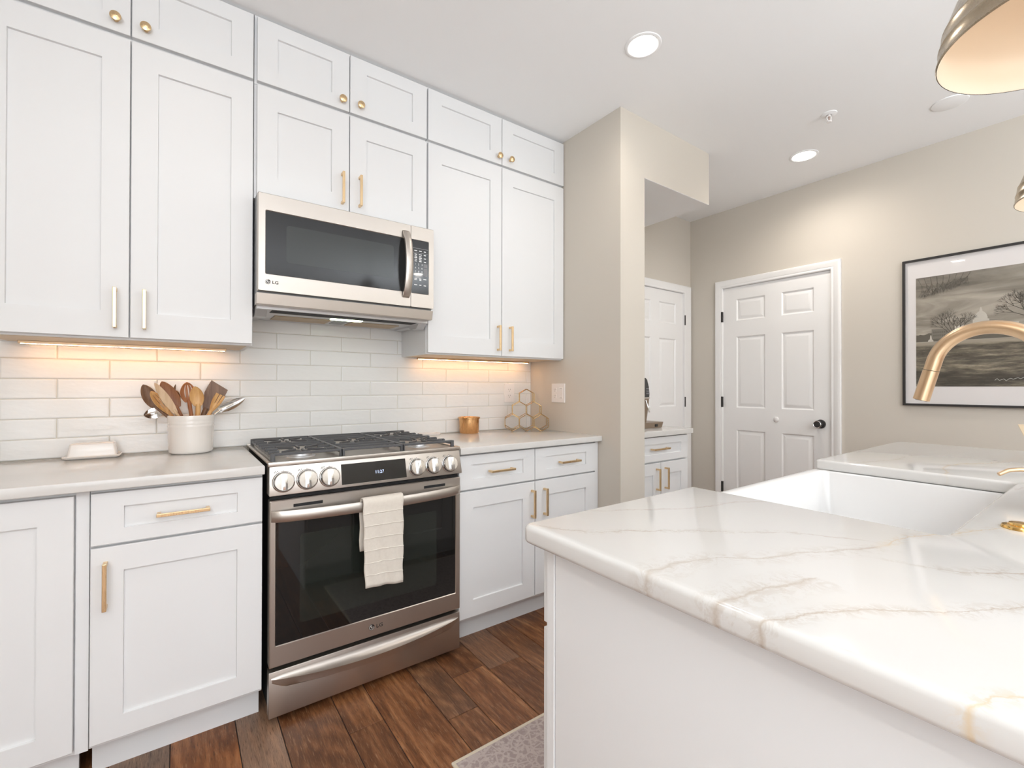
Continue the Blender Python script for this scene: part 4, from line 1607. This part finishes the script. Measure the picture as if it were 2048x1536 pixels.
ix0, ix1, iy0, iy1 = Xl - .004, Xr + .004, Ysb - .006, sy1 - .030
mb = MB()
mb.rings([sr(sx0, sx1, sy0, sy1, .625, .012), sr(sx0, sx1, sy0, sy1, zt_ - .006, .012), sr(sx0 + .002, sx1 - .002, sy0 + .002, sy1 - .002, zt_ - .0015, .012), sr(sx0 + .006, sx1 - .006, sy0 + .006, sy1 - .006, zt_, .010),
          sr(ix0, ix1, iy0, iy1, zt_, .030), sr(ix0 + .002, ix1 - .002, iy0 + .003, iy1 - .003, zt_ - .002, .030), sr(ix0 + .004, ix1 - .004, iy0 + .005, iy1 - .006, zt_ - .008, .030),
          sr(ix0 + .012, ix1 - .012, iy0 + .012, iy1 - .014, .690, .034), sr(ix0 + .018, ix1 - .018, iy0 + .018, iy1 - .020, .665, .036), sr(ix0 + .035, ix1 - .035, iy0 + .035, iy1 - .037, .652, .036), sr(ix0 + .06, ix1 - .06, iy0 + .06, iy1 - .06, .650, .03)])
mb.build('basin', M_sink, r, smooth=40)
mb = MB()
mb.lathe([(0, .002), (.030, .002), (.040, .005), (.044, .0015), (.044, 0)], (1.56, .44, .650), n=32)
mb.build('drain', M_brass, r, smooth=40)

# faucet: base beyond the frame, high arc over the sink
r = thing('faucet', 'champagne bronze gooseneck faucet arching over the sink', 'faucet', (1.572, .118, zc))
fxx = 1.572
mb = MB()
mb.lathe([(.031, 0), (.031, .006), (.026, .010), (.022, .012), (.0215, .09), (.018, .10)], (fxx, .118, zc), n=32, cap0=True)
mb.build('base', M_champagne, r, smooth=40)
yb0 = .118
top_z, Rr = 1.2345, .100
arc = []
for q in range(31):
    a = R(0 + 168 * q / 30)
    arc.append((fxx, yb0 + Rr - Rr * math.cos(a), top_z + Rr * math.sin(a) * 1.0))
end = Vector(arc[-1])
dirn = (Vector(arc[-1]) - Vector(arc[-2])).normalized()
neck_pts = [(fxx, yb0, zc + .09), (fxx, yb0, 1.10), (fxx, yb0, 1.19)] + arc + [tuple(end + dirn * .022)]
mb = MB()
mb.tube(neck_pts, .0162, 24)
mb.build('spout', M_champagne, r, smooth=60)
mb = MB()
s0 = end + dirn * .0235
mb.tube([s0, s0 + dirn * .066, s0 + dirn * .078], [.0166, .0172, .0172], 24)
h_ = mb.build('spray_head', M_champagne, r, smooth=40)
mb = MB()
mb.tube([s0 + dirn * .0778, s0 + dirn * .0792], [.0130, .0130], 20)
mb.build('spray_face', M_black, h_)
mb = MB()
mb.tube([(fxx + .02, .118, zc + .06), (fxx + .05, .118, zc + .062), (fxx + .062, .105, zc + .10)], [.008, .0075, .006], 12)
mb.build('lever', M_champagne, r, smooth=50)

r = thing('soap_dispenser', 'slim champagne bronze soap spout on the far side of the faucet', 'dispenser', (1.80, .105, zc))
mb = MB()
mb.lathe([(.019, 0), (.019, .005), (.012, .008), (.0095, .05), (.0075, .055)], (1.80, .105, zc), n=24, cap0=True)
mb.build('base', M_champagne, r, smooth=40)
mb = MB()
mb.tube([(1.80, .105, zc + .05), (1.80, .108, zc + .060), (1.793, .122, zc + .0655), (1.772, .158, zc + .0655), (1.75, .190, zc + .064), (1.738, .206, zc + .061), (1.728, .216, zc + .054), (1.723, .221, zc + .050)], [.0065, .0062, .006, .0056, .0054, .0052, .005, .005], 14)
mb.build('spout', M_champagne, r, smooth=50)

r = thing('air_switch', 'round polished brass button flush on the island beside the sink', 'button', (1.330, .1405, zc))
mb = MB()
mb.lathe([(.0285, 0), (.0285, .002), (.0265, .006), (.019, .0075), (.018, .006)], (1.330, .1405, zc), n=36, cap0=True)
mb.build('flange', M_brasspol, r, smooth=40)
mb = MB()
mb.lathe([(.0175, .005), (.017, .011), (.013, .012), (0, .012)], (1.330, .1405, zc), n=32)
mb.build('push_button', M_brasspol, r, smooth=40)

# slanted tan board on a grey foot at the far end of the island
r = thing('recipe_stand', 'slanted tan board on a grey foot at the right picture edge', 'stand', (2.50, .225, zc))
mb = MB()
Pq = lambda a, d, z: (2.50 + d * .8 + a * 0.0, .2735 - a, z)
mb.prism([(0, 1.052), (.22, 1.062), (.20, .945), (.045, .940)], 0, .012, lambda a, d, z: (2.50 + d + (z - .94) * .25, .2755 - a, z), .0015)
mb.build('board', M_tan, r)
mb = MB()
mb.lathe([(.05, 0), (.052, .004), (.046, .012), (.02, .02), (.012, .03), (.012, .05)], (2.52, .200, zc), n=28, cap0=True, cap1=True)
mb.build('foot', M_greyplastic, r, smooth=40)

# ------------------------------------------------------------------ rug
r = thing('rug', 'faded pinkish-grey patterned runner on the floor beside the island', 'rug', (1.6, .99, 0))
ax0, ax1, ay0, ay1 = .695, 2.55, .735, 1.281
mb = MB()
mb.box(ax0 + .010, ax1 - .010, ay0 + .010, ay1 - .010, .0005, .0085, .002, 1)
mb.build('pile', M_rug, r)
mb = MB()
for (a, b, c, d) in ((ax0, ax1, ay1 - .012, ay1), (ax0, ax1, ay0, ay0 + .012), (ax0, ax0 + .012, ay0 + .012, ay1 - .012), (ax1 - .012, ax1, ay0 + .012, ay1 - .012)):
    mb.box(a, b, c, d, .0004, .0092, .003, 2)
mb.build('binding', M_binding, r)

# ------------------------------------------------------------------ ceiling fixtures
GL = 'recessed ceiling lights'


def downlight(x, y, rad, lab, power, name='recessed_light'):
    r = thing(name, lab, 'light', (x, y, Zc), GL)
    mb = MB()
    mb.lathe([(rad + .016, 0), (rad + .015, -.003), (rad + .006, -.006), (rad, -.004), (rad - .002, -.0015)], (x, y, Zc), n=48)
    mb.build('trim_ring', M_ceil, r, smooth=40)
    mb = MB()
    mb.lathe([(0, -.0022), (rad, -.0022)], (x, y, Zc), n=48)
    mb.build('lens', M_lamp, r)
    ld = bpy.data.lights.new('downlight_lamp', 'SPOT')
    ld.energy = power
    ld.color = (1.0, 0.93, 0.85)
    ld.spot_size = R(165)
    ld.spot_blend = 1.0
    ld.shadow_soft_size = .05
    lo = bpy.data.objects.new('downlight_lamp', ld)
    C.objects.link(lo)
    lo.parent = r
    lo.location = (0, 0, -.012)
    return r


downlight(1.660, 1.300, .063, 'round recessed ceiling light in front of the pillar, the nearer one', 15)
downlight(.010, 1.300, .063, 'round recessed ceiling light above the aisle left of the frame', 6)
downlight(3.308, 1.302, .066, 'round recessed ceiling light near the far wall and sprinkler', 34)
downlight(-1.0, -.2, .063, 'round recessed ceiling light behind the camera on the left', 36)
downlight(.45, -1.7, .063, 'unseen round recessed ceiling light added behind the camera in the middle', 10)  # this lamp and the next are added out of view for more light
downlight(2.6, -1.7, .063, 'unseen round recessed ceiling light added behind the camera on the right', 10)

r = thing('sprinkler', 'small white fire sprinkler head hanging from the ceiling', 'sprinkler', (2.914, 1.020, Zc))
mb = MB()
mb.lathe([(.038, 0), (.037, -.003), (.028, -.006), (.012, -.007)], (2.914, 1.02, Zc), n=32)
mb.build('escutcheon', M_ceil, r, smooth=40)
mb = MB()
mb.tube([(2.914, 1.02, Zc - .004), (2.914, 1.02, Zc - .016)], .009, 12)
for s in (-1, 1):
    mb.tube([(2.914 + s * .009, 1.02 - s * .006, Zc - .014), (2.914 + s * .011, 1.02 - s * .0075, Zc - .026), (2.914 + s * .004, 1.02 - s * .003, Zc - .040)], .0025, 8)
mb.lathe([(0, -.040), (.013, -.040), (.012, -.047), (0, -.047)], (2.914, 1.02, Zc), n=16)
mb.build('head', M_plate, r, smooth=40)
mb = MB()
mb.tube([(2.914, 1.02, Zc - .016), (2.914, 1.02, Zc - .039)], .0028, 8)
mb.build('glass_bulb', mat('sprinkler_bulb', (0.35, 0.2, 0.15), 0.2), r)

mb = MB()
mb.lathe([(.075, 0), (.074, -.004), (.068, -.006), (0, -.0065)], (3.316, .600, Zc), n=48)
tag(mb.build('ceiling_cover', M_ceil, smooth=40), 'plain white round cover plate flush on the ceiling', 'ceiling plate')


def pendant(x, y, z, rad, lab):
    r = thing('pendant_lamp', lab, 'lamp', (x, y, z), 'island pendant lamps')
    k = rad / .203
    outp = [(.2030, .000), (.2045, .003), (.2025, .006), (.2000, .030), (.2010, .033), (.1990, .036), (.1950, .060), (.1955, .063), (.1930, .066), (.1770, .110), (.1500, .158), (.1150, .197), (.0800, .222), (.0580, .236), (.0560, .262), (.0420, .276), (.0200, .284), (0, .286)]
    mb = MB()
    mb.lathe([(a * k, h) for a, h in outp], (x, y, z), n=72)
    sh = mb.build('shade', M_antique, r, smooth=35)
    mb = MB()
    inn = [(.2020, .0005), (.1995, .004), (.1975, .030), (.1920, .062), (.1740, .108), (.1470, .155), (.1120, .193), (.0780, .218), (.0, .225)]
    mb.lathe([(a * k, h) for a, h in inn], (x, y, z), n=72)
    mb.build('shade_lining', M_enamel, sh, smooth=60)
    mb = MB()
    mb.tube([(x, y, z + .284), (x, y, Zc - .02)], .006, 12)
    mb.build('stem', M_antique, r, smooth=60)
    mb = MB()
    mb.lathe([(.06, 0), (.06, -.012), (.05, -.02), (.006, -.024)], (x, y, Zc), n=32)
    mb.build('canopy', M_antique, r, smooth=40)
    mb = MB()
    mb.lathe([(.018, .223), (.020, .140), (.030, .118), (.031, .096)], (x, y, z), n=24)
    so = mb.build('socket', M_plate, r, smooth=40)
    mb = MB()
    mb.lathe([(.0310, .098), (.0300, .086), (.0240, .072), (.0130, .064), (0, .061)], (x, y, z), n=24)
    mb.build('bulb', M_bulb, so, smooth=60)


pendant(1.331, .055, 1.85, .204, 'dome pendant lamp of antique brass at the upper right corner')
pendant(2.492, .075, 1.85, .202, 'second antique brass pendant, only its rim showing at the right edge')

# ------------------------------------------------------------------ framed photograph on the far wall
r = thing('framed_picture', 'black framed sepia landscape photograph on the far wall', 'picture', (Xf, .285, 1.075))
pa0, pa1, pz0, pz1 = -.34, .912, 1.074, 2.000
PP = lambda a, d, z: (Xf + d, a, z)
mb = MB()
fw = .013
for (a, b, c, d) in ((pa0, pa1, pz0, pz0 + fw), (pa0, pa1, pz1 - fw, pz1), (pa0, pa0 + fw, pz0 + fw, pz1 - fw), (pa1 - fw, pa1, pz0 + fw, pz1 - fw)):
    mb.prism([(a, c), (b, c), (b, d), (a, d)], -.022, -.001, PP)
mb.build('frame', M_black, r)
mb = MB()
mb.prism([(pa0 + fw, pz0 + fw), (pa1 - fw, pz0 + fw), (pa1 - fw, pz1 - fw), (pa0 + fw, pz1 - fw)], -.008, -.002, PP)
mb.build('mount_board', M_mount, r)
ia0, ia1, iz0, iz1 = -.275, .847, 1.195, 1.880
# sky and lawn as one printed sheet
M_print = mat('sepia_print', (0.3, 0.27, 0.22), 0.7)
t = NT(M_print)
g = t.n('ShaderNodeNewGeometry')
sp = t.n('ShaderNodeSeparateXYZ')
t.link(g.outputs['Position'], sp.inputs[0])
zz = t.math('DIVIDE', t.math('SUBTRACT', sp.outputs[2], iz0), iz1 - iz0)
cl = t.noise(t.pos((1, 1.1, 5.5), (0, 0.35, .2)), 1.7, 5, 0.6, 0.5)
sky = t.ramp(t.math('ADD', t.math('MULTIPLY', cl, .9), t.math('MULTIPLY', zz, -.28)), [(0.12, (0.17, 0.15, 0.12)), (0.28, (0.30, 0.265, 0.215)), (0.40, (0.46, 0.41, 0.34)), (0.55, (0.60, 0.54, 0.46))])
gr_ = t.noise(t.pos((1, 4, 26)), 2.2, 5, 0.7)
lawn = t.ramp(gr_, [(0.3, (0.05, 0.043, 0.03)), (0.48, (0.15, 0.125, 0.09)), (0.62, (0.31, 0.265, 0.19)), (0.75, (0.46, 0.40, 0.31))])
band = t.step(t.noise(t.pos((1, 1.2, 9), (0, .3, .1)), 1.3, 2), 0.40, 0.55)
lawn = t.mix(t.math('MULTIPLY', band, t.step(zz, .10, .34, .75, .35)), lawn, (0.035, 0.03, 0.023))
lawn = t.mix(t.step(zz, .355, .385, 0, .7), lawn, (0.46, 0.40, 0.31))
pc = t.mix(t.step(zz, .400, .405), lawn, sky)
t.link(pc, t.b.inputs['Base Color'])
mb = MB()
mb.prism([(ia0, iz0), (ia1, iz0), (ia1, iz1), (ia0, iz1)], -.0088, -.0081, PP)
pr = mb.build('print', M_print, r)
zh = iz0 + .402 * (iz1 - iz0)
M_treeline = mat('print_treeline', (0.13, 0.115, 0.09), 0.7)
M_twig = mat('print_twigs', (0.11, 0.095, 0.075), 0.7)
M_bld = mat('print_building_grey', (0.20, 0.18, 0.145), 0.7)
M_dome = mat('print_pale_stone', (0.56, 0.52, 0.45), 0.7)
M_sig = mat('print_signature', (0.8, 0.78, 0.72), 0.6)
rnd_ = random.Random(4)
mb = MB()
top_pts = []
a = ia1 - .001
while a > ia0:
    top_pts.append((a, zh + .046 + .012 * rnd_.random()))
    a -= .010
mb.prism([(ia0 + .001, zh + .004)] + [(ia0 + .001, zh + .05)] + list(reversed(top_pts)) + [(ia1 - .001, zh + .004)], -.0091, -.0087, PP)
mb.build('treeline', M_treeline, pr)
mb = MB()
mb.prism([(.772, zh + .02), (.698, zh + .02), (.698, zh + .076), (.772, zh + .080)], -.0093, -.0089, PP)
ob_ = mb.build('office_block', M_bld, pr)
mb = MB()
for r_ in range(2):
    for k in range(7):
        mb.prism([(.764 - k * .0095, zh + .034 + r_ * .020), (.759 - k * .0095, zh + .034 + r_ * .020), (.759 - k * .0095, zh + .045 + r_ * .020), (.764 - k * .0095, zh + .045 + r_ * .020)], -.0096, -.0092, PP)
mb.build('office_windows', M_treeline, ob_)
mb = MB()
ac, zd = .5555, zh + .118
half = [(.034, -.03), (.034, .0), (.0275, .002), (.0275, .012), (.0255, .016), (.0235, .026), (.018, .037), (.010, .045), (.006, .048), (.0055, .060), (.003, .064), (.0015, .072)]
mb.prism([(ac + a, zd + z) for a, z in half] + [(ac - a, zd + z) for a, z in reversed(half)], -.0093, -.0089, PP)
mb.prism([(ac - .15, zh + .05), (ac + .11, zh + .05), (ac + .11, zd - .028), (ac - .15, zd - .028)], -.0093, -.0089, PP)
mb.build('domed_building', M_dome, pr)
mb = MB()
mb.prism([(.790, zh + .004), (.763, zh + .004), (.766, zh + .014), (.771, zh + .018), (.773, zh + .038), (.776, zh + .046), (.779, zh + .038), (.781, zh + .018), (.787, zh + .014)], -.0096, -.0092, PP)
mb.prism([(.43, zh + .012), (.38, zh + .012), (.38, zh + .024), (.43, zh + .026)], -.0096, -.0092, PP)
mb.build('monument', M_dome, pr)


def bare_tree(mb, a, z, L, ang, depth, w):
    if depth == 0:
        return
    a2, z2 = a + L * math.cos(ang), z + L * math.sin(ang)
    if not (ia0 + .002 < a2 < ia1 - .002 and iz0 < z2 < iz1 - .002):
        return
    nx, nz = -math.sin(ang) * w, math.cos(ang) * w
    mb.prism([(a - nx, z - nz), (a2 - nx * .6, z2 - nz * .6), (a2 + nx * .6, z2 + nz * .6), (a + nx, z + nz)], -.0097 - depth * .00001, -.0093, PP)
    for s in (-1, 1, .25):
        bare_tree(mb, a2, z2, L * rnd_.uniform(.62, .85), ang + s * rnd_.uniform(.22, .62), depth - 1, w * .66)


mb = MB()
bare_tree(mb, .345, zh + .02, .075, R(80), 6, .0036)
bare_tree(mb, .385, zh + .12, .045, R(28), 4, .0018)
mb.build('bare_tree', M_twig, pr)
mb = MB()
for q in range(7):
    bare_tree(mb, .695 - q * .009, zh + .055, .040 + .012 * math.sin(q * 1.1), R(48 + q * 11), 4, .0018)
mb.build('shrub_tree', M_twig, pr)
mb = MB()
for q in range(9):
    bare_tree(mb, .838 - q * .030, iz1 - .004, .050 - .003 * q, R(-112 + 6 * q), 4, .0012)
mb.build('hanging_twigs', M_twig, pr)
mb = MB()
mb.tube([PP(.50 - .009 * k, -.0094, iz0 + .036 + .010 * math.sin(k * 2.1) * (.4 + .6 * (k % 4 == 1)) + .001 * k) for k in range(24)], .0008, 5)
mb.build('signature', M_sig, pr)
mb = MB()
mb.prism([(pa0 + fw, pz0 + fw), (pa1 - fw, pz0 + fw), (pa1 - fw, pz1 - fw), (pa0 + fw, pz1 - fw)], -.0165, -.0145, PP)
gp_ = mb.build('glass', M_pane, r)
gp_['label'] = 'clear picture glass'
